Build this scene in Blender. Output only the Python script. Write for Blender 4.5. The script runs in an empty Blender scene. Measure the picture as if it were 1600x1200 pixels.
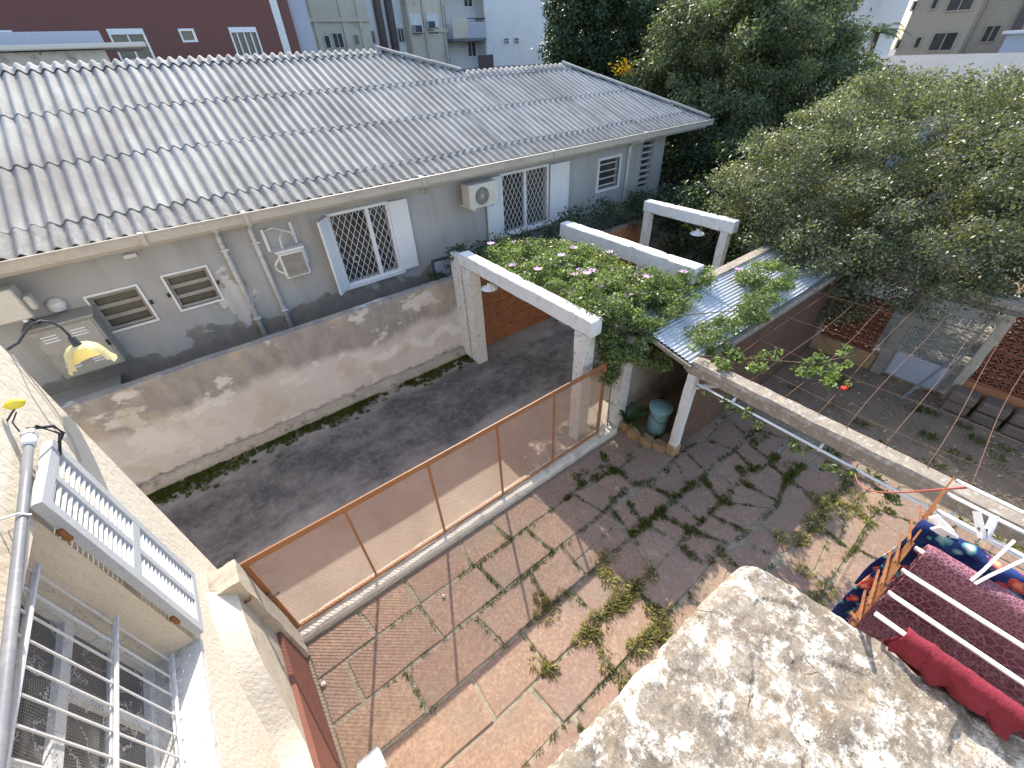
import bpy, bmesh, math, random
import numpy as np
from mathutils import Vector, noise as mnoise
R = math.radians
rnd = random.Random(7)
C = bpy.context.scene.collection
SC = bpy.context.scene

# ------------------------------------------------------------------ camera
cam = bpy.data.cameras.new('camera'); camo = bpy.data.objects.new('camera', cam); C.objects.link(camo)
cam.sensor_fit = 'HORIZONTAL'; cam.sensor_width = 36.0; cam.lens = 647.2256 / 1600 * 36
cam.clip_start = 0.02; cam.clip_end = 600
_y, _p, _r = R(54.6493), R(38.5652), R(-3.1103)
_f = Vector((math.cos(_p) * math.cos(_y), math.cos(_p) * math.sin(_y), -math.sin(_p)))
_rt = _f.cross(Vector((0, 0, 1))).normalized(); _up = _rt.cross(_f)
_rt, _up = math.cos(_r) * _rt + math.sin(_r) * _up, -math.sin(_r) * _rt + math.cos(_r) * _up
from mathutils import Matrix
camo.matrix_world = Matrix(((_rt.x, _up.x, -_f.x, 0), (_rt.y, _up.y, -_f.y, 0), (_rt.z, _up.z, -_f.z, 5.0), (0, 0, 0, 1)))
SC.camera = camo
# ------------------------------------------------------------------ sky + sun
SUN = Vector((0.52, 1.06, 1.0)).normalized()
w = bpy.data.worlds.new('World'); SC.world = w; w.use_nodes = True
nt = w.node_tree; nt.nodes.clear()
sky = nt.nodes.new('ShaderNodeTexSky'); sky.sky_type = 'NISHITA'; sky.sun_disc = False
sky.sun_elevation = math.asin(SUN.z); sky.sun_rotation = math.atan2(SUN.x, SUN.y)
sky.altitude = 10; sky.air_density = 1.0; sky.dust_density = 1.2; sky.ozone_density = 1.0
bg = nt.nodes.new('ShaderNodeBackground'); bg.inputs['Strength'].default_value = 0.15
wo = nt.nodes.new('ShaderNodeOutputWorld')
nt.links.new(sky.outputs[0], bg.inputs[0]); nt.links.new(bg.outputs[0], wo.inputs[0])
sl = bpy.data.lights.new('sun', 'SUN'); slo = bpy.data.objects.new('sun', sl); C.objects.link(slo)
sl.energy = 2.8; sl.angle = R(0.53); sl.color = (1.0, 0.92, 0.79)
slo.rotation_euler = (-SUN).to_track_quat('-Z', 'Y').to_euler(); slo.location = SUN * 60
SC.view_settings.view_transform = 'Standard'; SC.view_settings.look = 'None'
SC.view_settings.exposure = 1.45; SC.view_settings.gamma = 1.0; SC.view_settings.use_curve_mapping = False
SC.cycles.max_bounces = 5; SC.cycles.diffuse_bounces = 3; SC.cycles.glossy_bounces = 2; SC.cycles.transmission_bounces = 2; SC.cycles.transparent_max_bounces = 12
SC.cycles.use_denoising = True

# ------------------------------------------------------------------ materials
class NT:
    def __init__(s, name):
        s.m = bpy.data.materials.new(name); s.m.use_nodes = True
        s.t = s.m.node_tree; s.b = s.t.nodes['Principled BSDF']; s.out = s.t.nodes['Material Output']
        s._pos = None
    def put(s, sock, v):
        if v is None: return
        if isinstance(v, bpy.types.NodeSocket): s.t.links.new(v, sock)
        elif isinstance(v, (tuple, list)) and len(v) == 3 and sock.type == 'RGBA': sock.default_value = (*v, 1)
        else: sock.default_value = v
    def node(s, t): return s.t.nodes.new('ShaderNode' + t)
    def pos(s):
        if s._pos is None: s._pos = s.node('NewGeometry').outputs['Position']
        return s._pos
    def obj(s): return s.node('TexCoord').outputs['Object']
    def rand(s): return s.node('ObjectInfo').outputs['Random']
    def sep(s, v):
        n = s.node('SeparateXYZ'); s.put(n.inputs[0], v); return n.outputs
    def mapv(s, v, scale=(1, 1, 1), loc=(0, 0, 0), rot=(0, 0, 0)):
        n = s.node('Mapping'); s.put(n.inputs[0], v); n.inputs[1].default_value = loc; n.inputs[2].default_value = rot; n.inputs[3].default_value = scale
        return n.outputs[0]
    def noise(s, scale, detail=5, rough=.6, vec=None, dist=0., w=None):
        n = s.node('TexNoise')
        if w is not None: n.noise_dimensions = '4D'; s.put(n.inputs['W'], w)
        s.put(n.inputs['Vector'], vec if vec is not None else s.pos())
        n.inputs['Scale'].default_value = scale; n.inputs['Detail'].default_value = detail
        n.inputs['Roughness'].default_value = rough; n.inputs['Distortion'].default_value = dist
        return n.outputs['Fac']
    def voro(s, scale, vec=None, feature='F1', out='Distance', rnd=1.0):
        n = s.node('TexVoronoi'); n.feature = feature; s.put(n.inputs['Vector'], vec if vec is not None else s.pos())
        n.inputs['Scale'].default_value = scale; n.inputs['Randomness'].default_value = rnd
        return n.outputs[out]
    def ramp(s, fac, stops, interp='LINEAR'):
        n = s.node('ValToRGB'); cr = n.color_ramp; cr.interpolation = interp
        while len(cr.elements) < len(stops): cr.elements.new(0.5)
        for e, (p, c) in zip(cr.elements, stops):
            e.position = p; e.color = (c, c, c, 1) if isinstance(c, (int, float)) else (*c, 1)
        s.put(n.inputs[0], fac); return n.outputs[0]
    def mix(s, fac, a, b, mode='MIX'):
        n = s.node('Mix'); n.data_type = 'RGBA'; n.blend_type = mode
        s.put(n.inputs[0], fac); s.put(n.inputs[6], a); s.put(n.inputs[7], b); return n.outputs[2]
    def ma(s, op, a, b=None, c=None, clamp=False):
        n = s.node('Math'); n.operation = op; n.use_clamp = clamp
        s.put(n.inputs[0], a)
        if b is not None: s.put(n.inputs[1], b)
        if c is not None: s.put(n.inputs[2], c)
        return n.outputs[0]
    def bump(s, h, strength=.3, dist=.01, prev=None):
        n = s.node('Bump'); n.inputs['Strength'].default_value = strength; n.inputs['Distance'].default_value = dist
        s.put(n.inputs['Height'], h)
        if prev is not None: s.put(n.inputs['Normal'], prev)
        return n.outputs[0]
    def done(s, color=None, rough=.8, bump=None, metal=0., spec=.3, alpha=None):
        b = s.b
        s.put(b.inputs['Base Color'], color); s.put(b.inputs['Roughness'], rough)
        s.put(b.inputs['Metallic'], metal); s.put(b.inputs['Specular IOR Level'], spec)
        if bump is not None: s.put(b.inputs['Normal'], bump)
        if alpha is not None: s.put(b.inputs['Alpha'], alpha)
        return s.m
MAT = {}
def sc3(c, k): return tuple(min(1, max(0, v * k)) for v in c)
def simple(name, col, var=.25, scale=3., rough=.75, bump=.25, bscale=60., bd=.004, metal=0., spec=.3, dirt=None, dirt_amt=.5, objc=False, dscale=2.5):
    n = NT(name); v = n.obj() if objc else n.pos(); wv = n.ma('MULTIPLY', n.rand(), 40.) if objc else None
    f = n.noise(scale, 6, .65, v, w=wv)
    col_ = n.ramp(f, [(.25, sc3(col, 1 - var)), (.75, sc3(col, 1 + var * .8))])
    f2 = n.noise(bscale, 4, .7, v, w=wv)
    col_ = n.mix(.35, col_, n.ramp(f2, [(.3, sc3(col, .65)), (.7, sc3(col, 1.25))]))
    if objc:
        col_ = n.mix(1.0, col_, n.ramp(n.rand(), [(0, (.78, .78, .8)), (.5, (1, .97, .95)), (1, (1, 1, 1))]), 'MULTIPLY')
    if dirt is not None:
        d = n.ramp(n.noise(dscale, 8, .72, v, w=wv), [(.52, 0.), (.66, 1.)])
        col_ = n.mix(n.ma('MULTIPLY', d, dirt_amt), col_, dirt)
    bm = n.bump(n.ma('ADD', f2, f), bump, bd)
    MAT[name] = n.done(col_, rough, bm, metal, spec)
    return MAT[name]

# --- plain painted / metal / cloth materials
simple('white_paint', (.74, .74, .72), .08, 4, .55, .15, 50, .003, dirt=(.40, .36, .30), dirt_amt=.4, dscale=9)
simple('white_metal', (.78, .79, .80), .05, 4, .4, .05, 60, .002)
simple('white_aged', (.70, .68, .64), .12, 6, .7, .4, 35, .006, dirt=(.26, .20, .14), dirt_amt=.6, dscale=13)
simple('shutter_paint', (.46, .48, .51), .06, 4, .45, .06, 60, .002)
simple('shutter_slat', (.66, .67, .68), .04, 4, .5, .05, 60, .002)
simple('gutter_paint', (.50, .45, .38), .1, 3, .5, .1, 40, .002, dirt=(.25, .21, .17), dirt_amt=.4)
simple('pvc_grey', (.20, .205, .225), .08, 5, .45, .05, 50, .002, dirt=(.5, .48, .44), dirt_amt=.4)
simple('black_plastic', (.03, .03, .035), .1, 5, .5)
simple('dark_metal', (.06, .065, .075), .2, 5, .5)
simple('brown_paint', (.36, .165, .075), .18, 4, .5, .15, 70, .002, dirt=(.18, .10, .06), dirt_amt=.4)
simple('oxblood', (.21, .088, .065), .12, 3, .75, .3, 60, .003, dirt=(.3, .16, .11), dirt_amt=.5)
simple('rust', (.30, .125, .05), .4, 30, .85, .5, 160, .002, dirt=(.12, .05, .025), dirt_amt=.8, dscale=40)
simple('rust_wire', (.20, .11, .075), .2, 30, .8)
simple('cream_plastic', (.62, .58, .50), .06, 4, .5, .05, 40, .001)
simple('cabinet', (.36, .34, .31), .1, 3, .6, .1, 50, .002, dirt=(.2, .18, .15), dirt_amt=.5)
simple('dusty_pane', (.085, .078, .066), .3, 6, .35, .1, 40, .002, spec=.5)
simple('lemon', (.85, .70, .08), .1, 20, .45, .3, 90, .003)
simple('red_cloth', (.25, .032, .048), .25, 14, .98, .8, 220, .004)
simple('red_plastic', (.75, .06, .04), .1, 20, .5)
simple('pink_cord', (.55, .16, .13), .1, 20, .6)
simple('bucket_blue', (.24, .42, .47), .12, 6, .5, .1, 60, .002)
simple('bark', (.14, .10, .07), .35, 12, .9, .8, 40, .02)
simple('twig', (.20, .14, .09), .3, 20, .9, .4, 60, .01)
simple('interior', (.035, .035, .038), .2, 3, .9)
simple('earth', (.27, .185, .125), .45, 2.2, .95, .6, 25, .02, dirt=(.22, .17, .12), dirt_amt=.7, dscale=5)
simple('grey_ground', (.20, .19, .175), .3, .4, .95, .3, 6, .02)
simple('mortar', (.31, .265, .20), .35, 9, .95, .7, 60, .012, dirt=(.12, .125, .06), dirt_amt=.9, dscale=4)
simple('kerb', (.66, .59, .49), .2, 6, .9, .7, 50, .012, dirt=(.20, .18, .14), dirt_amt=.55, dscale=7)
simple('lichen_beam', (.34, .29, .23), .35, 9, .95, .8, 60, .012, dirt=(.62, .58, .50), dirt_amt=.8, dscale=16)
simple('beam_side', (.30, .27, .23), .35, 6, .95, .6, 60, .01, dirt=(.10, .09, .075), dirt_amt=.7, dscale=5)
simple('stone_tan', (.40, .26, .14), .35, 8, .9, .7, 40, .012, dirt=(.16, .11, .07), dirt_amt=.6, dscale=9)
simple('render_rough', (.50, .44, .35), .2, 4, .95, .8, 60, .012, dirt=(.22, .18, .14), dirt_amt=.6, dscale=3)
simple('shed_wall', (.52, .49, .43), .2, 3, .9, .4, 40, .008, dirt=(.14, .13, .11), dirt_amt=.8, dscale=2.5)
simple('brick_piece', (.40, .165, .075), .3, 7, .9, .6, 50, .006, objc=True, dirt=(.16, .09, .05), dirt_amt=.6)
simple('dark_brick', (.15, .085, .058), .35, 5, .95, .6, 30, .01, dirt=(.08, .06, .045), dirt_amt=.7, dscale=2)
simple('footing', (.42, .36, .29), .35, 5, .95, .8, 40, .015, dirt=(.10, .09, .06), dirt_amt=.9, dscale=3.5)
simple('brick_run', (.40, .17, .08), .35, 5, .9, .6, 40, .006, dirt=(.14, .09, .06), dirt_amt=.7, dscale=2)
simple('brick_mortar', (.26, .19, .14), .3, 6, .95, .6, 60, .006)
simple('terracotta', (.25, .085, .045), .25, 9, .9, .4, 60, .004, objc=True)
simple('garden_stone', (.20, .15, .12), .35, 6, .95, .7, 30, .015, objc=True)
simple('tin', (.62, .64, .66), .12, 2.5, .40, .08, 60, .002, metal=.35, spec=.5, dirt=(.30, .25, .20), dirt_amt=.5, dscale=1.8)
simple('brown_wall', (.185, .085, .072), .06, 1, .9, .1, 20, .004)
simple('grey_wall', (.42, .44, .50), .06, .6, .9, .1, 20, .004)
simple('beige_wall', (.58, .53, .43), .14, .5, .9, .1, 10, .01, dirt=(.33, .27, .20), dirt_amt=.6, dscale=.9)
simple('white_wall', (.68, .69, .69), .08, .4, .9, .1, 10, .01, dirt=(.45, .44, .41), dirt_amt=.4, dscale=.5)
simple('tan_tower', (.42, .34, .26), .07, .4, .9, .1, 10, .01)
simple('dark_pipe', (.13, .10, .095), .2, 1, .8)
simple('grey_roof', (.17, .18, .19), .15, .8, .8, .1, 10, .01)
simple('vent_pale', (.50, .50, .50), .1, 3, .7)
simple('flower', (.62, .38, .66), .15, 30, .7)
simple('yellow_flower', (.85, .50, .02), .2, 30, .7)

def glass_dark():
    n = NT('window_glass'); MAT['glass'] = n.done(n.ramp(n.noise(.9, 3), [(.3, (.035, .034, .033)), (.7, (.10, .095, .088))]), .12, None, 0, .6)
glass_dark()

def m_fibre(key='fibre', dirt=1.0):
    n = NT('fibre_cement'); o = n.obj(); w4 = n.ma('MULTIPLY', n.rand(), 60.)
    st = n.noise(2.2, 7, .7, n.mapv(o, (3.2, .45, 1)), w=w4)
    fine = n.noise(38, 6, .75, o, w=w4)
    blot = n.noise(1.3, 5, .65, n.pos())
    col = n.ramp(st, [(.30, (.225, .220, .208)), (.52, (.38, .375, .358)), (.75, (.485, .48, .46))])
    col = n.mix(n.ramp(fine, [(.40, .45), (.58, 0.)]), col, (.30, .285, .27))
    col = n.mix(n.ramp(blot, [(.52, 0.), (.72, .5)]), col, (.33, .31, .285))
    col = n.mix(1., col, n.ramp(n.rand(), [(0, (.82, .815, .80)), (.25, (.92, .915, .91)), (.6, (1, 1, 1)), (1, (1.0, 1.0, 1.0))]), 'MULTIPLY')
    col = n.mix(n.ma('MULTIPLY', n.ramp(n.noise(.55, 7, .72, n.mapv(n.pos(), (1.6, .8, 1), (3, 1, 0))), [(.48, 0.), (.66, 1.)]), .6), col, (.175, .165, .15))
    col = n.mix(n.ramp(n.voro(26, n.mix(.1, n.pos(), n.node('TexNoise').outputs['Color'])), [(.10, .55), (.22, 0.)]), col, (.16, .15, .135))
    run = n.noise(1.0, 6, .7, n.mapv(n.pos(), (15, .55, 1)))
    col = n.mix(n.ramp(run, [(.50, 0.), (.70, .6)]), col, (.19, .18, .165))
    if dirt < 1: col = n.mix(.62, col, n.ramp(n.noise(9, 7, .75, n.mapv(n.pos(), (1.5, .6, 1))), [(.35, (.12, .115, .108)), (.65, (.34, .33, .31))]))
    b = n.bump(fine, .35, .004)
    MAT[key] = n.done(col, .85, b, 0, .3)
m_fibre(); m_fibre('fibre_eave', .7)

def m_house():
    n = NT('house_plaster'); x, y, z = n.sep(n.pos())
    base = n.ramp(n.noise(.8, 5, .6), [(.3, (.385, .385, .385)), (.7, (.47, .465, .455))])
    big = n.noise(1.6, 7, .62, n.mapv(n.pos(), (1, 1, 1.4)))
    # rising damp with an uneven upper edge
    lim = n.ma('ADD', n.ma('MULTIPLY', big, 1.3), .93)
    damp = n.ramp(n.ma('SUBTRACT', lim, z), [(.0, 0.), (.05, 1.)])
    base = n.mix(n.ma('MULTIPLY', damp, .8), base, n.ramp(n.noise(5, 6, .7), [(.3, (.13, .12, .105)), (.7, (.24, .225, .20))]))
    # flaked paint round the downpipes
    dx = n.ma('ABSOLUTE', n.ma('SUBTRACT', x, .05)); dz = n.ma('ABSOLUTE', n.ma('SUBTRACT', z, 2.0))
    near = n.ma('SUBTRACT', 1.0, n.ma('ADD', n.ma('MULTIPLY', dx, 1.3), n.ma('MULTIPLY', dz, .75)), clamp=True)
    fl = n.noise(2.6, 8, .7, n.mapv(n.pos(), (1, 1, 1), (3, 0, 7)))
    k = n.ma('MULTIPLY', near, fl)
    base = n.mix(n.ramp(k, [(.25, 0.), (.29, .85)]), base, (.36, .30, .24))
    fl2 = n.noise(3.3, 8, .7, n.mapv(n.pos(), (1, 1, 1), (11, 0, 2)))
    base = n.mix(n.ramp(n.ma('MULTIPLY', near, fl2), [(.30, 0.), (.33, .9)]), base, (.62, .61, .60))
    streak = n.noise(1.5, 6, .65, n.mapv(n.pos(), (2.5, 1, .35), (5, 0, 0)))
    base = n.mix(n.ramp(streak, [(.48, 0.), (.72, .6)]), base, (.33, .285, .235))
    MAT['house'] = n.done(base, .9, n.bump(n.noise(45, 4), .2, .004), 0, .2)
m_house()

def m_boundary():
    n = NT('boundary_plaster'); x, y, z = n.sep(n.pos())
    pale = n.ramp(n.noise(1.1, 6, .6), [(.3, (.56, .50, .445)), (.7, (.70, .635, .575))])
    stain = n.ramp(n.noise(3.0, 8, .75, n.mapv(n.pos(), (1.6, 1, .8))), [(.25, (.15, .13, .11)), (.55, (.30, .265, .23)), (.8, (.43, .38, .335))])
    lim = n.ma('ADD', n.ma('MULTIPLY', n.noise(.9, 6, .6, n.mapv(n.pos(), (1, 1, .3))), .9), .50)
    lim = n.ma('SUBTRACT', lim, n.ma('MULTIPLY', n.ramp(x, [(.0, 0.), (1., 1.)]), .0))
    top = n.ramp(n.ma('SUBTRACT', z, lim), [(.0, 0.), (.16, 1.)])
    col = n.mix(n.ma('MULTIPLY', top, .85), pale, stain)
    # skim-coat repairs: a wandering whitish band
    wav = n.noise(1.3, 5, .55, n.mapv(n.pos(), (1, 1, .5), (2, 0, 0)))
    d = n.ma('ABSOLUTE', n.ma('SUBTRACT', n.ma('ADD', n.ma('MULTIPLY', wav, 1.2), .12), z))
    band = n.ma('MULTIPLY', n.ramp(d, [(.07, 1.), (.13, 0.)]), n.ramp(n.ma('ADD', n.ma('MULTIPLY', x, .2), n.ma('MULTIPLY', wav, .25)), [(.38, 0.), (.42, 1.)]))
    col = n.mix(n.ma('MULTIPLY', band, .8), col, (.80, .75, .69))
    pat = n.ramp(n.noise(1.5, 7, .62, n.mapv(n.pos(), (.8, 1, 1.2), (21, 0, 8))), [(.54, 0.), (.575, .75)])
    col = n.mix(pat, col, (.72, .665, .60))
    ochre = n.ramp(n.noise(1.7, 5, .6, n.mapv(n.pos(), (1, 1, 1), (9, 0, 4))), [(.56, 0.), (.66, .55)])
    col = n.mix(ochre, col, (.52, .42, .30))
    low = n.ramp(n.ma('SUBTRACT', n.ma('MULTIPLY', n.noise(5, 6, .7), .42), z), [(.0, 0.), (.08, .8)])
    col = n.mix(low, col, (.16, .13, .09))
    MAT['boundary'] = n.done(col, .92, n.bump(n.ma('ADD', n.noise(30, 5, .7), n.noise(4, 4)), .35, .012), 0, .2)
m_boundary()

def m_drive():
    n = NT('driveway_concrete'); x, y, z = n.sep(n.pos())
    base = n.ramp(n.noise(1.0, 7, .68), [(.28, (.24, .20, .165)), (.7, (.40, .345, .29))])
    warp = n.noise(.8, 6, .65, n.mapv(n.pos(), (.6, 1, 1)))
    # dark mottled band down the middle of the drive, with a ragged edge
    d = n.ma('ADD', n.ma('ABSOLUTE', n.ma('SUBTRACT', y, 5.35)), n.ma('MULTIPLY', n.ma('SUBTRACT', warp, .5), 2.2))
    dark_band = n.ma('MULTIPLY', n.ramp(d, [(.65, .92), (1.45, 0.)]), n.ramp(n.noise(1.3, 6, .7, n.mapv(n.pos(), (.8, 1, 1), (7, 3, 0))), [(.36, .45), (.56, 1.)]))
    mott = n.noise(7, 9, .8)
    band_col = n.ramp(mott, [(.38, (.055, .047, .042)), (.54, (.115, .098, .086)), (.66, (.24, .205, .175))])
    col = n.mix(dark_band, base, band_col)
    spk = n.voro(55)
    col = n.mix(n.ramp(spk, [(.06, .35), (.16, 0.)]), col, (.45, .41, .37))
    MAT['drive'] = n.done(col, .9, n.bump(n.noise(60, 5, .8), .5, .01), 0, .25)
m_drive()

def m_flag():
    n = NT('flagstone'); w4 = n.ma('MULTIPLY', n.rand(), 30.)
    base = n.ramp(n.rand(), [(0, (.31, .205, .145)), (.3, (.36, .245, .175)), (.55, (.385, .258, .172)), (.75, (.31, .215, .165)), (1, (.42, .29, .185))])
    f = n.noise(3.2, 7, .7, w=w4)
    col = n.mix(n.ramp(f, [(.35, .6), (.65, 0.)]), base, (.24, .16, .125))
    g = n.noise(26, 6, .78, w=w4)
    col = n.mix(n.ramp(g, [(.40, .6), (.56, 0.)]), col, (.18, .115, .088))
    col = n.mix(n.ramp(g, [(.56, 0.), (.74, .6)]), col, (.56, .42, .32))
    ml = n.noise(1.1, 6, .65)
    col = n.mix(n.ramp(ml, [(.50, 0.), (.66, .6)]), col, (.22, .185, .15))
    spk = n.voro(38)
    col = n.mix(n.ramp(spk, [(.05, .6), (.12, 0.)]), col, (.58, .48, .38))
    MAT['flag'] = n.done(col, .88, n.bump(n.ma('ADD', g, f), .45, .008), 0, .25)
m_flag()

def m_cream():
    n = NT('cream_stucco')
    col = n.ramp(n.noise(1.2, 6, .65), [(.3, (.62, .55, .45)), (.7, (.70, .635, .53))])
    h = n.noise(30, 4, .55, n.mapv(n.pos(), (1, 1, .6)))
    col = n.mix(n.ramp(n.noise(3.5, 8, .75, n.mapv(n.pos(), (1, 1.5, .5))), [(.58, 0.), (.74, .35)]), col, (.44, .36, .27))
    MAT['cream'] = n.done(col, .9, n.bump(n.ramp(h, [(.35, 0.), (.6, 1.)]), .35, .008), 0, .2)
m_cream()

def m_parapet():
    n = NT('lichen_concrete')
    a = n.noise(7, 8, .72); b = n.noise(15, 9, .78, n.mapv(n.pos(), (1, 1, 1), (4, 2, 0))); c = n.noise(60, 6, .8); e = n.noise(150, 4, .8)
    col = n.ramp(a, [(.30, (.165, .138, .108)), (.45, (.235, .20, .16)), (.58, (.33, .285, .23)), (.72, (.45, .40, .33))])
    col = n.mix(n.ramp(b, [(.50, 0.), (.57, .95)]), col, (.72, .69, .63))
    col = n.mix(n.ramp(n.noise(11, 8, .75, n.mapv(n.pos(), (1, 1, 1), (1, 9, 0))), [(.56, 0.), (.66, .8)]), col, (.24, .18, .115))
    col = n.mix(n.ramp(c, [(.36, .65), (.48, 0.)]), col, (.13, .108, .085))
    col = n.mix(n.ramp(c, [(.56, 0.), (.68, .75)]), col, (.66, .63, .57))
    col = n.mix(n.ramp(e, [(.38, .6), (.48, 0.)]), col, (.13, .11, .085))
    wv = n.mapv(n.pos(), (1, 1, 1)); dn = n.node('TexNoise'); dn.inputs['Scale'].default_value = 7; s_ = n.mix(.12, n.pos(), dn.outputs['Color'])
    n.put(dn.inputs['Vector'], n.pos())
    crack = n.voro(5.5, s_, 'DISTANCE_TO_EDGE')
    ck = n.ma('MULTIPLY', n.ramp(crack, [(.003, 1.), (.008, 0.)]), n.ramp(a, [(.54, 0.), (.60, 1.)]))
    col = n.mix(n.ma('MULTIPLY', ck, .9), col, (.03, .024, .02))
    h = n.ma('SUBTRACT', n.ma('ADD', n.ma('ADD', b, c), n.ma('MULTIPLY', e, .5)), n.ma('MULTIPLY', ck, 2.))
    MAT['parapet'] = n.done(col, .95, n.bump(h, .6, .006), 0, .2)
m_parapet()

def leafmat(name, dark, light, rough=.36, spec=.55, trans=.30):
    n = NT(name)
    ge = n.node('NewGeometry')
    r = ge.outputs['Random Per Island']
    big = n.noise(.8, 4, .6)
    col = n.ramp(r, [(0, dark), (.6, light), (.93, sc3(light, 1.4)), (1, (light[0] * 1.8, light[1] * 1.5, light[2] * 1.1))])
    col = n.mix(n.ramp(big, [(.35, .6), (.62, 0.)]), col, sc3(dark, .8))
    n.done(col, rough, None, 0, spec)
    tr = n.node('BsdfTranslucent'); n.put(tr.inputs['Color'], n.mix(1., col, (1.5, 1.6, .7), 'MULTIPLY'))
    mx = n.node('MixShader'); mx.inputs[0].default_value = trans
    n.t.links.new(n.b.outputs[0], mx.inputs[1]); n.t.links.new(tr.outputs[0], mx.inputs[2]); n.t.links.new(mx.outputs[0], n.out.inputs[0])
    MAT[name] = n.m
leafmat('leaf_olive', (.085, .097, .055), (.21, .23, .14), .44, .65, .36)
leafmat('leaf_dark', (.022, .040, .018), (.055, .09, .040), .45, .5)
leafmat('leaf_mid', (.060, .080, .040), (.15, .18, .095), .46, .5, .35)
leafmat('leaf_vine', (.075, .11, .040), (.21, .27, .11), .42, .65, .45)
leafmat('leaf_plant', (.03, .06, .02), (.06, .12, .04), .4, .5, .3)
leafmat('grass_dry', (.24, .22, .13), (.46, .42, .29), .8, .15, .35)
leafmat('grass_green', (.075, .095, .028), (.17, .19, .065), .7, .2, .4)
leafmat('moss_green', (.055, .075, .014), (.14, .16, .035), .9, .1, .25)

def m_mesh():
    n = NT('wire_mesh_brown'); x, y, z = n.sep(n.pos())
    P = .0135
    sx = n.ma('PINGPONG', n.ma('ADD', x, z), P); sz = n.ma('PINGPONG', n.ma('SUBTRACT', z, n.ma('MULTIPLY', x, .55)), P)
    wire = n.ma('MAXIMUM', n.ma('LESS_THAN', sx, .0028), n.ma('LESS_THAN', sz, .0036))
    MAT['mesh'] = n.done(n.ramp(n.noise(3, 4), [(.3, (.50, .255, .13)), (.7, (.60, .325, .175))]), .6, None, 0, .3, wire)
    n = NT('chicken_wire'); x, y, z = n.sep(n.pos())
    e = n.voro(85, None, 'DISTANCE_TO_EDGE', 'Distance', .25)
    MAT['chicken'] = n.done((.30, .30, .31), .5, None, .3, .4, n.ma('LESS_THAN', e, .040))
    n = NT('door_wire'); x, y, z = n.sep(n.pos())
    a = n.ma('PINGPONG', n.ma('ADD', y, z), .03); b = n.ma('PINGPONG', n.ma('SUBTRACT', y, z), .03)
    MAT['doorwire'] = n.done((.35, .34, .31), .6, None, .2, .4, n.ma('LESS_THAN', n.ma('MINIMUM', a, b), .005))
m_mesh()

def m_cloths():
    n = NT('floral_cloth'); o = n.obj()
    nz = n.node('TexNoise'); nz.inputs['Scale'].default_value = 18; n.put(nz.inputs['Vector'], o)
    v = n.mix(.06, o, nz.outputs['Color'])
    d = n.voro(24, v); c = n.sep(n.voro(24, v, 'F1', 'Color'))[0]
    fl = n.ramp(d, [(.18, (.85, .38, .22)), (.30, (.62, .06, .05)), (.42, (.72, .16, .12))])
    tl = n.ramp(d, [(.15, (.55, .62, .55)), (.35, (.06, .26, .30))])
    pick = n.ramp(c, [(.62, 0.), (.63, 1.)], 'CONSTANT')
    pet = n.ramp(n.ma('ADD', d, n.ma('MULTIPLY', n.noise(70, 4, .7, o), .55)), [(.66, 1.), (.70, 0.)])
    navy = n.ramp(n.noise(16, 4, .6, o), [(.4, (.010, .016, .085)), (.62, (.03, .06, .20))])
    col = n.mix(pet, navy, n.mix(pick, fl, tl))
    MAT['floral'] = n.done(col, .9, n.bump(n.noise(320, 2, .5, o), .2, .002), 0, .15)
    n = NT('purple_towel'); o = n.obj()
    e = n.voro(55, o, 'DISTANCE_TO_EDGE'); e2 = n.voro(120, o, 'DISTANCE_TO_EDGE')
    big = n.ramp(n.noise(6, 3, .5, o), [(.45, 0.), (.52, 1.)])
    pat = n.mix(big, n.ramp(e, [(.05, 1.), (.09, 0.)]), n.ramp(e2, [(.07, 1.), (.13, 0.)]))
    col = n.mix(pat, n.ramp(n.noise(3, 4, .6, o), [(.35, (.17, .060, .09)), (.65, (.25, .10, .145))]), (.36, .19, .23))
    MAT['towel'] = n.done(col, 1.0, n.bump(n.ma('ADD', n.noise(400, 2, .6, o), pat), .6, .004), 0, .1)
    n = NT('shade_glass'); n.b.inputs['Base Color'].default_value = (.84, .78, .48, 1); n.b.inputs['Roughness'].default_value = .35
    tr = n.node('BsdfTranslucent'); tr.inputs['Color'].default_value = (.9, .82, .45, 1); mx = n.node('MixShader'); mx.inputs[0].default_value = .45
    n.t.links.new(n.b.outputs[0], mx.inputs[1]); n.t.links.new(tr.outputs[0], mx.inputs[2]); n.t.links.new(mx.outputs[0], n.out.inputs[0]); MAT['shade'] = n.m
m_cloths()

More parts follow.
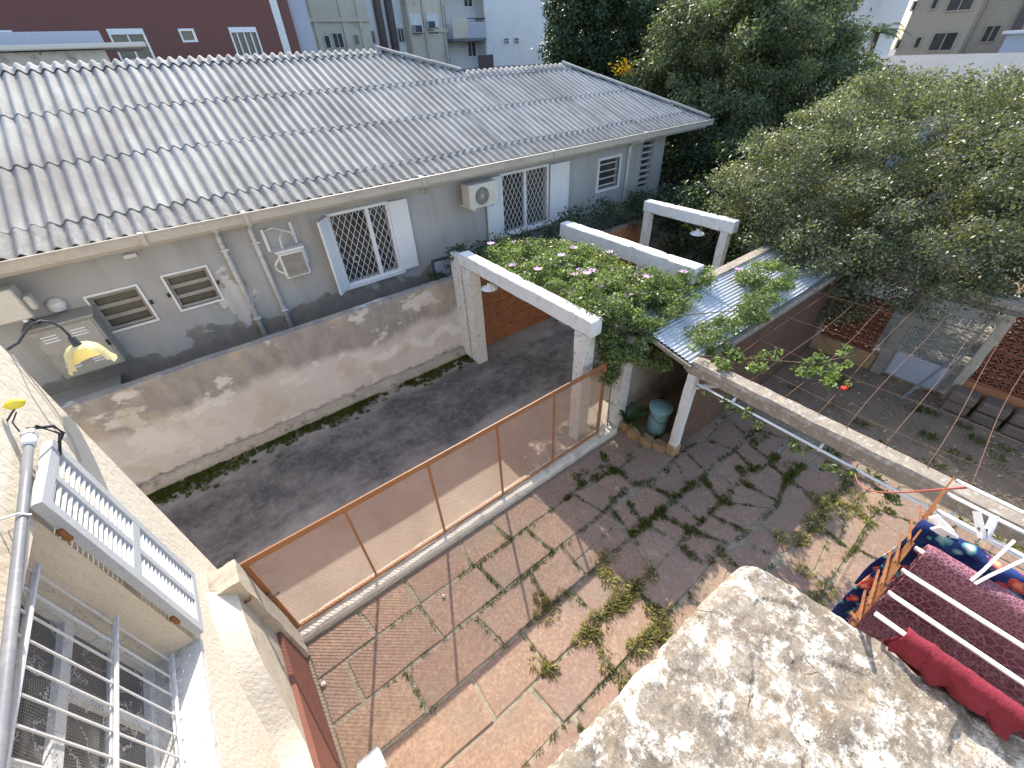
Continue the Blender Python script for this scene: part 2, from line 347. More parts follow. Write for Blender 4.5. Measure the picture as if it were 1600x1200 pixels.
# ------------------------------------------------------------------ mesh helpers
def tag(o, label=None, cat=None, group=None, kind=None):
    if label: o['label'] = label
    if cat: o['category'] = cat
    if group: o['group'] = group
    if kind: o['kind'] = kind
    return o
XF = None   # places the left-hand wall group at its true distance
def xf(p): return p if XF is None else (p[0] * XF, p[1] * XF, 5 + (p[2] - 5) * XF)
def thing(name, loc, label, cat, group=None):
    loc = xf(loc)
    o = bpy.data.objects.new(name, None); C.objects.link(o); o.location = loc; o.empty_display_size = .2
    return tag(o, label, cat, group)
def wloc(o):
    v = Vector((0, 0, 0))
    while o is not None: v = v + o.location; o = o.parent
    return v
class MB:
    def __init__(s): s.v = []; s.f = []; s.sm = []
    def add(s, vs, fs, smooth=False):
        b = len(s.v); s.v += [tuple(p) for p in vs]; s.f += [tuple(i + b for i in f) for f in fs]; s.sm += [smooth] * len(fs); return s
    def box(s, x0, x1, y0, y1, z0, z1):
        v = [(x, y, z) for z in (z0, z1) for y in (y0, y1) for x in (x0, x1)]
        return s.add(v, [(0, 2, 3, 1), (4, 5, 7, 6), (0, 1, 5, 4), (2, 6, 7, 3), (0, 4, 6, 2), (1, 3, 7, 5)])
    def bbox(s, x0, x1, y0, y1, z0, z1, b=.008):
        # box with chamfered edges
        bm = bmesh.new(); bmesh.ops.create_cube(bm, size=1)
        for q in bm.verts: q.co = Vector(((x0 + x1) / 2 + q.co.x * (x1 - x0), (y0 + y1) / 2 + q.co.y * (y1 - y0), (z0 + z1) / 2 + q.co.z * (z1 - z0)))
        bmesh.ops.bevel(bm, geom=bm.edges[:], offset=b, segments=1, affect='EDGES')
        bm.verts.index_update()
        s.add([q.co[:] for q in bm.verts], [[q.index for q in f.verts] for f in bm.faces]); bm.free(); return s
    def tube(s, pts, r, n=8, cap=True):
        pts = [Vector(p) for p in pts]; rr = r if isinstance(r, (list, tuple)) else [r] * len(pts)
        vs = []; fs = []; up = Vector((0, 0, 1))
        for i, p in enumerate(pts):
            t = (pts[min(i + 1, len(pts) - 1)] - pts[max(i - 1, 0)]).normalized()
            a = t.cross(up)
            if a.length < .05: a = t.cross(Vector((1, 0, 0)))
            a.normalize(); b = t.cross(a)
            for k in range(n):
                q = 2 * math.pi * k / n; vs.append(p + (a * math.cos(q) + b * math.sin(q)) * rr[i])
        for i in range(len(pts) - 1):
            for k in range(n): fs.append((i * n + k, i * n + (k + 1) % n, (i + 1) * n + (k + 1) % n, (i + 1) * n + k))
        if cap:
            fs.append(tuple(range(n))[::-1]); fs.append(tuple((len(pts) - 1) * n + k for k in range(n)))
        return s.add(vs, fs, True)
    def bar(s, a, b, wx, wy):
        # rectangular bar between two points
        a = Vector(a); b = Vector(b); t = (b - a).normalized(); u = t.cross(Vector((0, 0, 1)))
        if u.length < .05: u = Vector((1, 0, 0))
        u.normalize(); q = t.cross(u); vs = []
        for p in (a, b):
            for i, j in ((-1, -1), (1, -1), (1, 1), (-1, 1)): vs.append(p + u * i * wx / 2 + q * j * wy / 2)
        return s.add(vs, [(3, 2, 1, 0), (4, 5, 6, 7), (0, 1, 5, 4), (1, 2, 6, 5), (2, 3, 7, 6), (3, 0, 4, 7)])
    def lathe(s, prof, c, n=24, axis='z'):
        vs = []; fs = []
        for r, h in prof:
            for k in range(n):
                q = 2 * math.pi * k / n
                p = (r * math.cos(q), r * math.sin(q), h)
                if axis == 'y': p = (p[0], p[2], p[1])
                if axis == 'x': p = (p[2], p[0], p[1])
                vs.append((c[0] + p[0], c[1] + p[1], c[2] + p[2]))
        for i in range(len(prof) - 1):
            for k in range(n): fs.append((i * n + k, i * n + (k + 1) % n, (i + 1) * n + (k + 1) % n, (i + 1) * n + k))
        return s.add(vs, fs, True)
    def quad(s, a, b, c, d): return s.add([a, b, c, d], [(0, 1, 2, 3)])
    def build(s, name, mat, parent=None, label=None, fixn=True, mods=None):
        off = wloc(parent) if parent is not None else Vector((0, 0, 0))
        me = bpy.data.meshes.new(name)
        me.from_pydata([(p[0] - off.x, p[1] - off.y, p[2] - off.z) for p in map(xf, s.v)], [], s.f)
        me.polygons.foreach_set('use_smooth', s.sm)
        if fixn and len(s.f) < 20000:
            bm = bmesh.new(); bm.from_mesh(me); bmesh.ops.recalc_face_normals(bm, faces=bm.faces[:]); bm.to_mesh(me); bm.free()
        me.materials.append(MAT[mat]); me.update()
        o = bpy.data.objects.new(name, me); C.objects.link(o)
        if parent is not None: o.parent = parent
        if label: o['label'] = label
        return o
def struct(o, label=None): o['kind'] = 'structure'; return o
def copy_tree(o, parent=None):
    c = o.copy(); C.objects.link(c); c.parent = parent
    for ch in o.children: copy_tree(ch, c)
    return c
def wallgrid(mb, u0, u1, v0, v1, holes, T, depth, back=True):
    """sheet of wall in (u,v) with rectangular holes, reveals `depth` deep; T(u,v,w)->xyz, w>0 goes into the wall"""
    us = sorted({u0, u1} | {h[0] for h in holes} | {h[1] for h in holes}); vs = sorted({v0, v1} | {h[2] for h in holes} | {h[3] for h in holes})
    for i in range(len(us) - 1):
        for j in range(len(vs) - 1):
            cu, cv = (us[i] + us[i + 1]) / 2, (vs[j] + vs[j + 1]) / 2
            if any(h[0] < cu < h[1] and h[2] < cv < h[3] for h in holes): continue
            mb.quad(T(us[i], vs[j], 0), T(us[i + 1], vs[j], 0), T(us[i + 1], vs[j + 1], 0), T(us[i], vs[j + 1], 0))
    for a, b, c, d in holes:
        for p, q in (((a, c), (b, c)), ((b, c), (b, d)), ((b, d), (a, d)), ((a, d), (a, c))):
            mb.quad(T(*p, 0), T(*q, 0), T(*q, depth), T(*p, depth))
    return mb
def frame(mb, T, a, b, c, d, t, w0, w1):
    """picture frame of bar width t between depths w0..w1 inside the rectangle"""
    for r in ((a, b, c, c + t), (a, b, d - t, d), (a, a + t, c + t, d - t), (b - t, b, c + t, d - t)):
        slab(mb, T, *r, w0, w1)
    return mb
def slab(mb, T, a, b, c, d, w0, w1):
    v = [T(u, q, ww) for ww in (w0, w1) for q in (c, d) for u in (a, b)]
    return mb.add(v, [(0, 2, 3, 1), (4, 5, 7, 6), (0, 1, 5, 4), (2, 6, 7, 3), (0, 4, 6, 2), (1, 3, 7, 5)])

# fast leaf clouds --------------------------------------------------------------
def leaf_mesh(name, pos, nrm, size, mat, parent=None, seed=1, aspect=.5, fold=.15, droop=0.):
    rg = np.random.default_rng(seed); n = len(pos)
    off = wloc(parent) if parent is not None else Vector((0, 0, 0))
    pos = pos - np.array(off[:])
    nrm = nrm / (np.linalg.norm(nrm, axis=1, keepdims=True) + 1e-9)
    t = rg.normal(size=(n, 3)); t[:, 2] -= droop
    t -= nrm * (t * nrm).sum(1, keepdims=True); t /= np.linalg.norm(t, axis=1, keepdims=True) + 1e-9
    b = np.cross(nrm, t); L = size * rg.uniform(.65, 1.35, (n, 1)); W = L * aspect
    v = np.empty((n, 4, 3)); v[:, 0] = pos - t * L * .5; v[:, 2] = pos + t * L * .5
    v[:, 1] = pos + b * W * .5 + nrm * W * fold; v[:, 3] = pos - b * W * .5 + nrm * W * fold
    me = bpy.data.meshes.new(name)
    me.vertices.add(n * 4); me.vertices.foreach_set('co', v.reshape(-1).astype(np.float32))
    me.loops.add(n * 4); me.loops.foreach_set('vertex_index', np.arange(n * 4, dtype=np.int32))
    me.polygons.add(n); me.polygons.foreach_set('loop_start', np.arange(0, n * 4, 4, dtype=np.int32)); me.polygons.foreach_set('loop_total', np.full(n, 4, dtype=np.int32))
    me.materials.append(MAT[mat]); me.update(calc_edges=True); me.validate()
    o = bpy.data.objects.new(name, me); C.objects.link(o)
    if parent is not None: o.parent = parent
    return o
def clumps(rg, blobs, n_sub, sub_r, flat=.75):
    """cluster centres on the skin and inside of ellipsoids (cx,cy,cz,rx,ry,rz)"""
    out = []; wts = np.array([b[3] * b[4] + b[4] * b[5] for b in blobs]); wts = wts / wts.sum()
    for b, wgt in zip(blobs, wts):
        k = max(3, int(n_sub * wgt)); d = rg.normal(size=(k, 3)); d /= np.linalg.norm(d, axis=1, keepdims=True)
        rad = rg.uniform(.55, 1.06, (k, 1)) ** .6
        c = np.array(b[:3]) + d * rad * np.array(b[3:6])
        r = sub_r * rg.uniform(.55, 1.4, k)
        out.append(np.concatenate([c, r[:, None], d], 1))
    return np.concatenate(out)
def leaves_from(rg, cl, n, flat=.7, up=.45):
    wts = cl[:, 3] ** 2; wts = wts / wts.sum(); idx = rg.choice(len(cl), n, p=wts)
    d = rg.normal(size=(n, 3)); d /= np.linalg.norm(d, axis=1, keepdims=True)
    rad = rg.uniform(.25, 1., (n, 1)) ** .55
    p = cl[idx, :3] + d * rad * cl[idx, 3:4] * np.array([1, 1, flat])
    nr = d * .40 + cl[idx, 4:7] * .25 + np.array([0, 0, up * .7]) + rg.normal(size=(n, 3)) * .75
    p = p + rg.normal(size=(n, 3)) * cl[idx, 3:4] * .22
    return p, nr
def tree(name, base, label, blobs, n_sub, sub_r, n_leaf, size, mat, trunk_r, group=None, seed=3, limbs=7, keep=None, flat=.7):
    rg = np.random.default_rng(seed); t = thing(name, base, label, 'tree', group)
    cl = clumps(rg, blobs, n_sub, sub_r)
    if keep is not None: cl = cl[[keep(c) for c in cl]]
    p, nr = leaves_from(rg, cl, n_leaf, flat)
    if keep is not None:
        k = np.array([keep(q) for q in p]); p = p[k]; nr = nr[k]
    leaf_mesh('crown', p, nr, size, mat, t, seed + 1)
    mb = MB(); B0 = Vector(base)
    top = Vector(blobs[0][:3])
    mb.tube([B0, B0.lerp(top, .3) + Vector((.1, -.08, 0)), B0.lerp(top, .65), top], [trunk_r, trunk_r * .8, trunk_r * .55, trunk_r * .25], 10)
    mb.build('trunk', 'bark', t)
    for i in range(limbs):
        c = cl[int(rg.integers(len(cl)))]; e = Vector(c[:3]); s0 = B0.lerp(top, rg.uniform(.3, .8)); m = s0.lerp(e, .5) + Vector((0, 0, .25))
        MB().tube([s0, m, e], [trunk_r * .34, trunk_r * .15, trunk_r * .03], 6).build('limb', 'bark', t)
    return t

# ================================================================== GROUND
mb = MB(); mb.quad((-150, -150, -.08), (250, -150, -.08), (250, 250, -.08), (-150, 250, -.08)); struct(mb.build('ground', 'grey_ground'))
mb = MB()
nx, ny = 70, 20
gx = [-2.6 + 13.1 * i / nx for i in range(nx + 1)]; gy = [3.12 + (6.60 - 3.12) * j / ny for j in range(ny + 1)]
mb.add([(x, y, .012 * mnoise.noise(Vector((x * .8, y * .8, 3)))) for y in gy for x in gx],
       [(j * (nx + 1) + i, j * (nx + 1) + i + 1, (j + 1) * (nx + 1) + i + 1, (j + 1) * (nx + 1) + i) for j in range(ny) for i in range(nx)], True)
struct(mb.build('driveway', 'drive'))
mb = MB(); mb.quad((-4, 6.9, -.02), (12.5, 6.9, -.02), (12.5, 7.9, -.02), (-4, 7.9, -.02)); struct(mb.build('side_passage', 'earth'))
mb = MB(); mb.quad((4.72, -9, -.035), (16, -9, -.035), (16, 2.12, -.035), (4.72, 2.12, -.035)); struct(mb.build('garden_soil', 'earth'))
mb = MB(); mb.quad((4.3, 2.25, -.01), (9.2, 2.25, -.01), (9.2, 3.15, -.01), (4.3, 3.15, -.01)); struct(mb.build('shed_floor', 'earth'))

# ---- flagstone yard: a mortar bed with every stone laid on it
yard = MB().quad((-.99, -3.2, -.012), (6.45, -3.2, -.012), (6.45, 3.02, -.012), (-.99, 3.02, -.012)).build('yard_paving', 'mortar'); struct(yard)
rows = [2.935, 2.50, 2.02, 1.55, 1.10, .66, .20, -.26, -.72, -1.2, -1.7, -2.2, -2.7]
def rowy(k, x):
    amp = .018 + .07 * max(0., min(1., (x - 2.0) / 1.5))
    return rows[k] + (0 if k == 0 else amp * mnoise.noise(Vector((x * 1.5, k * 7.3, 0))) * 1.6)
JOINTS = []   # (x,y) points along joints, for the weeds
STONES = []
def stone(poly, z):
    n = len(poly); c = Vector((sum(p[0] for p in poly) / n, sum(p[1] for p in poly) / n, 0))
    area = abs(sum(poly[i][0] * poly[(i + 1) % n][1] - poly[(i + 1) % n][0] * poly[i][1] for i in range(n))) / 2
    if area < .012: return
    def ins(p, d):
        v = Vector((p[0], p[1], 0)) - c; return c + v * max(.1, 1 - d / v.length)
    tilt = (rnd.uniform(-.012, .012), rnd.uniform(-.012, .012))
    def zz(p): return z + (p.x - c.x) * tilt[0] + (p.y - c.y) * tilt[1]
    lo = [ins(p, .006) for p in poly]; hi = [ins(p, .02) for p in poly]
    vs = [(p.x, p.y, -.035) for p in lo] + [(p.x, p.y, zz(p) - .007) for p in lo] + [(p.x, p.y, zz(p)) for p in hi]
    fs = [tuple(2 * n + i for i in range(n))]
    for i in range(n):
        j = (i + 1) % n; fs += [(i, j, n + j, n + i), (n + i, n + j, 2 * n + j, 2 * n + i)]
    m = MB().add(vs, fs); o = m.build('flagstone', 'flag', yard); STONES.append(o)
def wob(a, b, n, k):
    # broken edge between two points
    out = []
    for i in range(1, n):
        t = i / n; x = a[0] + (b[0] - a[0]) * t; y = a[1] + (b[1] - a[1]) * t
        out.append((x + k * rnd.uniform(-1, 1), y + k * rnd.uniform(-1, 1)))
    return out
FIX = {1: [-.60, .30, 1.12], 2: [-.13, .77, 1.5], 3: [.37, 1.05], 4: [.83, 1.6], 5: [.2, .95, 1.55]}
for k in range(len(rows) - 1):
    xs = [-.92]; fx = list(FIX.get(k, [])); x = -.92
    g = .0145
    for f in fx: xs.append(f)
    x = xs[-1]
    while x < 6.2:
        x += rnd.uniform(.5, .92) if x < 2.3 else rnd.uniform(.55, 1.0)
        xs.append(min(x, 6.4))
    sl = [0] + [rnd.uniform(-.05, .05) if q < 2.2 else rnd.uniform(-.09, .09) for q in xs[1:]]
    for i in range(len(xs) - 1):
        xa, xb = xs[i], xs[i + 1]; sa, sb = sl[i], sl[i + 1]
        if xb - xa < .15: continue
        if -1.0 < xa < .72 and rows[k] < -.4: continue      # under the neighbouring building
        p00 = (xa - sa + g, rowy(k + 1, xa) + g); p10 = (xb - sb - g, rowy(k + 1, xb) + g); p11 = (xb + sb - g, rowy(k, xb) - g); p01 = (xa + sa + g, rowy(k, xa) - g)
        jit = .006 if xa < 2.2 else .02
        zt = rnd.uniform(-.004, .006)
        if (xa > 1.9 and rnd.random() < .40 and xb - xa > .45) or rnd.random() < .06:
            # crazy paving: split the block across
            t0, t1 = rnd.uniform(.25, .75), rnd.uniform(.25, .75)
            if rnd.random() < .5:
                m0 = (p00[0] + (p10[0] - p00[0]) * t0, p00[1]); m1 = (p01[0] + (p11[0] - p01[0]) * t1, p11[1]); gg = .011
                stone([p00, (m0[0] - gg, m0[1]), (m1[0] - gg, m1[1]), p01], zt); stone([(m0[0] + gg, m0[1]), p10, p11, (m1[0] + gg, m1[1])], zt + rnd.uniform(-.004, .004))
            else:
                m0 = (p00[0], p00[1] + (p01[1] - p00[1]) * t0); m1 = (p10[0], p10[1] + (p11[1] - p10[1]) * t1); gg = .011
                stone([p00, p10, (m1[0], m1[1] - gg), (m0[0], m0[1] - gg)], zt); stone([(m0[0], m0[1] + gg), (m1[0], m1[1] + gg), p11, p01], zt + rnd.uniform(-.004, .004))
            for q in range(6):
                t = q / 6; JOINTS.append((m0[0] + (m1[0] - m0[0]) * t, m0[1] + (m1[1] - m0[1]) * t))
        else:
            stone([p00] + wob(p00, p10, 3, jit) + [p10] + wob(p10, p11, 2, jit) + [p11] + wob(p11, p01, 3, jit) + [p01] + wob(p01, p00, 2, jit), zt)
        q = xa
        while q < xb: JOINTS.append((q, rowy(k, q))); q += .03
        for q in range(16):
            t = q / 16; JOINTS.append((xb - sb + 2 * sb * t, rowy(k + 1, xb) + (rowy(k, xb) - rowy(k + 1, xb)) * t))

# ---- kerb under the mesh fence
t = thing('fence_kerb', (1.5, 3.08, 0), 'low cracked whitewashed concrete kerb under the brown mesh fence', 'kerb')
mb = MB()
nk = 60
prof = [(-.145, -.05), (-.14, .070), (-.11, .095), (-.01, .10), (-.005, .088), (.015, .088), (.02, .10), (.07, .095), (.085, .05), (.085, -.05)]
for i in range(nk + 1):
    x = -.93 + i * (5.1 / nk)
    for q, (dy, z) in enumerate(prof):
        kk = .012 * mnoise.noise(Vector((x * 5, dy * 30, z * 40)))
        mb.v.append((x, 3.09 + dy + kk, z + (kk if z > 0 else 0)))
m_ = len(prof)
for i in range(nk):
    for q in range(m_ - 1): mb.f.append((i * m_ + q, i * m_ + q + 1, (i + 1) * m_ + q + 1, (i + 1) * m_ + q)); mb.sm.append(False)
mb.build('kerb_body', 'kerb', t)

# ================================================================== NEIGHBOUR HOUSE
TY = lambda Y: (lambda u, v, wd: (u, Y + wd, v))
H = thing('neighbour_house', (4.5, 7.85, 0), 'long grey single-storey house with a corrugated fibre-cement roof beyond the drive', 'house')
Tw = TY(7.85)
holes = [(-1.62, -1.05, 2.05, 2.59), (-.70, -.14, 2.08, 2.62), (1.88, 2.92, 1.70, 2.94), (5.57, 6.85, 1.78, 2.98), (8.58, 9.32, 2.15, 2.83), (10.18, 10.66, 1.9, 3.04)]
mb = MB(); wallgrid(mb, -6, 11.15, -.05, 3.3, holes, Tw, .16)
mb.quad((11.15, 7.85, -.05), (11.15, 14.2, -.05), (11.15, 14.2, 3.3), (11.15, 7.85, 3.3)); mb.quad((-6, 7.85, -.05), (-6, 14.2, -.05), (-6, 14.2, 3.3), (-6, 7.85, 3.3))
mb.quad((-6, 14.2, -.05), (11.15, 14.2, -.05), (11.15, 14.2, 3.3), (-6, 14.2, 3.3))
mb.build('wall', 'house', H, fixn=False)
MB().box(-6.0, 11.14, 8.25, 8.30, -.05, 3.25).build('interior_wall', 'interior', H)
# roof carcass: soffit, fascia, back slopes
S_, YE, ZE = .40, 7.42, 3.36
def rz(y): return ZE + S_ * (y - YE)
roof = MB()
P0, P1, P2, P3, P4, P5 = (-6.2, 7.44), (12.36, 7.44), (9.93, 10.68), (6.61, 10.74), (5.13, 11.93), (-6.2, 11.93)
def rp(p, dz=-.06): return (p[0], p[1], rz(p[1]) + dz)
roof.quad(rp(P0), (6.61, 7.44, rz(7.44) - .06), rp(P3), rp(P4)); roof.add([rp(P0), rp(P4), rp(P5)], [(0, 1, 2)]); roof.quad((6.61, 7.44, rz(7.44) - .06), rp(P1), rp(P2), rp(P3))
# slopes that fall away behind the ridges
roof.quad(rp(P4), rp(P5), (-6.2, 16.4, ZE), (6.5, 16.4, ZE)); roof.quad(rp(P2), rp(P3), (6.61, 14.2, ZE), (12.36, 14.2, ZE))
roof.add([rp(P1), rp(P2), (12.36, 14.2, ZE)], [(0, 1, 2)]); roof.add([rp(P3), rp(P4), (6.5, 16.4, ZE), (6.61, 14.2, ZE)], [(0, 1, 2, 3)])
RF = roof.build('roof', 'fibre', H, fixn=False)
MB().box(-6.1, 12.25, 7.46, 7.85, 3.20, 3.225).build('soffit', 'gutter_paint', H)
MB().box(-6.1, 12.30, 7.425, 7.46, 3.17, 3.33).build('fascia', 'gutter_paint', H)
MB().box(11.15, 12.25, 7.86, 14.0, 3.20, 3.225).build('soffit', 'gutter_paint', H)
# gutter: an open trough with sleeves
mb = MB(); gp = [(7.422, 3.345), (7.422, 3.24), (7.29, 3.24), (7.282, 3.362), (7.262, 3.362), (7.262, 3.375), (7.292, 3.377), (7.302, 3.252), (7.412, 3.252), (7.412, 3.345)]
n_ = len(gp); xs = (-6.1, 12.38)
mb.add([(x, y, z) for x in xs for y, z in gp], [(i, (i + 1) % n_, n_ + (i + 1) % n_, n_ + i) for i in range(n_)] + [tuple(range(n_)), tuple(range(n_, 2 * n_))])
for x in (-.62, .62, 3.5, 6.6, 9.6): mb.box(x - .03, x + .03, 7.258, 7.424, 3.234, 3.379)
mb.build('gutter', 'gutter_paint', H)
# corrugated sheets
PIT = .168; SW = 6 * PIT; SEG = 8
def corr(x): return .030 * math.cos(2 * math.pi * x / PIT)
ROWS = [(7.365, 7.98, .0), (7.86, 9.28, .010), (9.14, 10.56, .010), (10.42, 11.96, .010)]
x_first = 6.61 - 12 * SW
def sheet_bm(x0, y0, y1, lift):
    bm = bmesh.new(); n = 6 * SEG + 2; prev = None; k = math.sqrt(1 + S_ * S_)
    dz = [lift + .014, lift * .0]
    rws = []
    for (yy, dd) in ((y0, -.012), (y0, 0.), (y0, 0.), (y1, 0.)):
        row = []
        for i in range(n + 1):
            x = x0 + i * PIT / SEG
            lf = .020 if yy == y0 else .002
            row.append(bm.verts.new((x, yy, rz(yy) + corr(x - x_first) + lf + lift + dd)))
        rws.append(row)
    for a, b in ((0, 1), (2, 3)):
        for i in range(n): 
            f = bm.faces.new((rws[a][i], rws[a][i + 1], rws[b][i + 1], rws[b][i])); f.smooth = True
    return bm
def clip(bm, p, q):
    d = Vector((q[0] - p[0], q[1] - p[1], 0)); nrm = Vector((d.y, -d.x, 0))   # keep the left of p->q
    bmesh.ops.bisect_plane(bm, geom=bm.verts[:] + bm.edges[:] + bm.faces[:], plane_co=Vector((p[0], p[1], 0)), plane_no=nrm, clear_outer=True)
off = wloc(H)
for r_, (y0, y1, lift) in enumerate(ROWS):
    i = -4
    while True:
        x0 = x_first + i * SW; i += 1
        if x0 > 12.4: break
        jy = rnd.uniform(-.025, .025) if r_ else rnd.uniform(-.012, .012)
        bm = sheet_bm(x0, y0 + jy, y1, rnd.uniform(0, .009))
        if x0 < 6.60: clip(bm, P3, P4); clip(bm, (5.2, 11.96), (-9, 11.96))
        else: clip(bm, P1, P2); clip(bm, (20, 10.74), (0, 10.74))
        if not bm.faces: bm.free(); continue
        for v in bm.verts: v.co -= off
        # keep each sheet's own origin at its middle so its wear differs from its neighbour's
        me = bpy.data.meshes.new('roof_sheet'); bm.to_mesh(me); bm.free(); me.materials.append(MAT['fibre' if r_ else 'fibre_eave'])
        o = bpy.data.objects.new('roof_sheet', me); C.objects.link(o); o.parent = RF
# ridge and hip cappings
def capping(pts, r=.085, seg=10):
    mb = MB(); pts = [Vector(p) for p in pts]
    for a, b in zip(pts[:-1], pts[1:]):
        t = (b - a).normalized(); u = t.cross(Vector((0, 0, 1))).normalized(); q = u.cross(t)
        vs = []
        for p in (a, b):
            for k in range(seg + 1):
                an = math.pi * k / seg; vs.append(p + u * (r * 1.35 * math.cos(an)) + q * (r * .75 * math.sin(an) - .01))
        mb.add(vs, [(k, k + 1, seg + 2 + k, seg + 1 + k) for k in range(seg)], True)
    return mb
def seq(a, b, n): return [tuple(Vector(a).lerp(Vector(b), i / n)) for i in range(n + 1)]
A3, A4 = rp(P3, .05), rp(P4, .05); A1, A2 = rp(P1, .05), rp(P2, .05)
for a, b, n in ((A3, A4, 3), (A1, A2, 4)):
    pp = seq(a, b, n)
    for i in range(n):
        r0 = .075 if b is A4 or b is A2 else .05
        capping([pp[i], tuple(Vector(pp[i + 1]) + (Vector(pp[i + 1]) - Vector(pp[i])).normalized() * .06 + Vector((0, 0, .012)))], r0).build('ridge_cap', 'fibre', RF, fixn=False)
# corrugated ridge pieces that keep the waves of the sheets
for (xa, xb, yr) in ((x_first - 4 * SW, 5.1, 11.93), (6.65, 9.9, 10.70)):
    x0 = xa
    while x0 < xb - .05:
        x1 = min(xb, x0 + SW); m = MB(); n = int(round((x1 - x0) / PIT * SEG)); zr = rz(yr)
        pr = [(-.22, -.22 * S_ + .035), (-.08, -.08 * S_ + .045), (0, .040), (.08, -.03), (.25, -.11)]
        for dy, dz in pr:
            for i in range(n + 1): x = x0 + (x1 - x0) * i / n; m.v.append((x, yr + dy, zr + dz + corr(x - x_first)))
        for j in range(len(pr) - 1):
            for i in range(n): m.f.append((j * (n + 1) + i, j * (n + 1) + i + 1, (j + 1) * (n + 1) + i + 1, (j + 1) * (n + 1) + i)); m.sm.append(True)
        m.build('ridge_piece', 'fibre', RF, fixn=False); x0 = x1
# windows ------------------------------------------------------------------
def pane(T, a, b, c, d, wd, parent, mat='glass'): 
    return slab(MB(), T, a, b, c, d, wd, wd + .01).build('pane', mat, parent)
for (a, b, c, d) in holes[:2]:
    wn = frame(MB(), Tw, a - .03, b + .03, c - .03, d + .03, .03, -.03, .02).build('window', 'white_metal', H); frame(MB(), Tw, a + .001, b - .001, c + .001, d - .001, .035, .03, .08).build('sash', 'cabinet', wn)  # sash coloured grey to stand for the shadow inside the white frame
    for k in range(3):
        z0 = c + .065 + k * .165
        slab(MB(), Tw, a + .036, b - .036, z0 + .085, z0 + .14, .045, .10).build('louvre', 'cabinet', wn)
        pane(Tw, a + .045, b - .045, z0 - .02, z0 + .083, .075, wn, 'dusty_pane')
    for s in (a - .07, b + .045): slab(MB(), Tw, s, s + .03, (c + d) / 2 - .03, (c + d) / 2 + .02, -.055, 0).build('catch', 'black_plastic', wn)
def grille_window(hole, mull, shutters):
    a, b, c, d = hole
    wn = frame(MB(), Tw, a - .045, b + .045, c - .045, d + .045, .05, -.035, .03)
    slab(wn, Tw, mull - .035, mull + .035, c, d, -.03, .03); slab(wn, Tw, a - .1, b + .1, c - .09, c - .046, -.09, .02)
    wn = wn.build('window', 'white_metal', H)
    pane(Tw, a, b, c, d, .12, wn)
    gb = MB(); st = .115
    for s in (1, -1):
        q = -3.
        while q < 5:
            # line u = a+q + s*(v-c)*.55 clipped to each light
            for (ua, ub) in ((a, mull - .035), (mull + .035, b)):
                pts = []
                k = .55 * s
                lo, hi = c, d
                v0 = (ua - a - q) / k + c; v1 = (ub - a - q) / k + c
                lo, hi = max(lo, min(v0, v1)), min(hi, max(v0, v1))
                if hi - lo > .02:
                    y_ = 7.85 - .012 + .004 * s
                    gb.bar((a + q + k * (lo - c), y_, lo), (a + q + k * (hi - c), y_, hi), .009, .007)
            q += st
    gb.build('grille', 'white_metal', wn)
    for pts in shutters:
        (p0, p1, z0, z1) = pts
        sh = MB(); p0 = Vector((*p0, 0)); p1 = Vector((*p1, 0)); dr = (p1 - p0).normalized(); nn = Vector((dr.y, -dr.x, 0)); L = (p1 - p0).length
        def Ts(u, v, wd, p0=p0, dr=dr, nn=nn): q = p0 + dr * u + nn * (-wd); return (q.x, q.y, v)
        frame(sh, Ts, 0, L, z0, z1, .055, -.018, .018); slab(sh, Ts, .055, L - .055, (z0 + z1) / 2 - .03, (z0 + z1) / 2 + .03, -.017, .017)
        sp = sh.build('shutter', 'white_metal', wn)
        pb = MB(); slab(pb, Ts, .055, L - .055, z0 + .055, (z0 + z1) / 2 - .03, -.008, .008); slab(pb, Ts, .055, L - .055, (z0 + z1) / 2 + .03, z1 - .055, -.008, .008)
        # the boarded panels of the shutter carry shallow ribs
        pb.build('shutter_panel', 'white_metal', wn)
grille_window(holes[2], 2.55, [((1.86, 7.80), (1.61, 7.53), 1.66, 2.97), ((2.96, 7.80), (3.33, 7.79), 1.66, 2.97)])
for cx in (2.02, 2.42): MB().lathe([(.06, 0), (.065, -.008), (.07, 0), (.065, .008), (.06, 0)], (cx + .12, 7.83, 2.12 + (.1 if cx > 2.1 else 0)), 18, 'y').build('grille_ring', 'white_metal', H)
grille_window(holes[3], 6.2, [((5.52, 7.80), (5.12, 7.79), 1.72, 3.0), ((6.92, 7.80), (7.5, 7.79), 1.72, 3.0)])
a, b, c, d = holes[4]; wn = frame(MB(), Tw, a - .06, b + .06, c - .06, d + .06, .06, -.03, .03).build('window', 'white_metal', H)
pane(Tw, a, b, c, d, .12, wn)
for k in range(4): slab(MB(), Tw, a, b, c + .05 + k * .165, c + .075 + k * .165, .06, .10).build('louvre', 'white_aged', wn)
a, b, c, d = holes[5]; wn = frame(MB(), Tw, a - .02, b + .02, c - .02, d + .02, .03, -.02, .05).build('window', 'house', H)
pane(Tw, a, b, c, d, .14, wn)
for k in range(7): slab(MB(), Tw, a, b, c + .10 + k * .15, c + .145 + k * .15, .02, .10).build('louvre', 'vent_pale', wn)
# downpipes
for x, top in ((.20, 3.2), (.65, 3.24), (9.62, 3.2)):
    mb = MB(); mb.tube([(x, 7.38, 3.27), (x, 7.45, 3.18), (x, 7.74, 3.10), (x, 7.79, 3.0), (x, 7.79, .05)], .04 if x < 5 else .05, 10)
    dp = mb.build('downpipe', 'white_aged', H)
    for z in (2.8, 1.6): MB().box(x - .055, x + .055, 7.735, 7.85, z, z + .025).build('pipe_clip', 'white_aged', dp)
MB().box(-.98, -.83, 7.80, 7.85, 2.98, 3.03).build('vent_plate', 'white_paint', H)

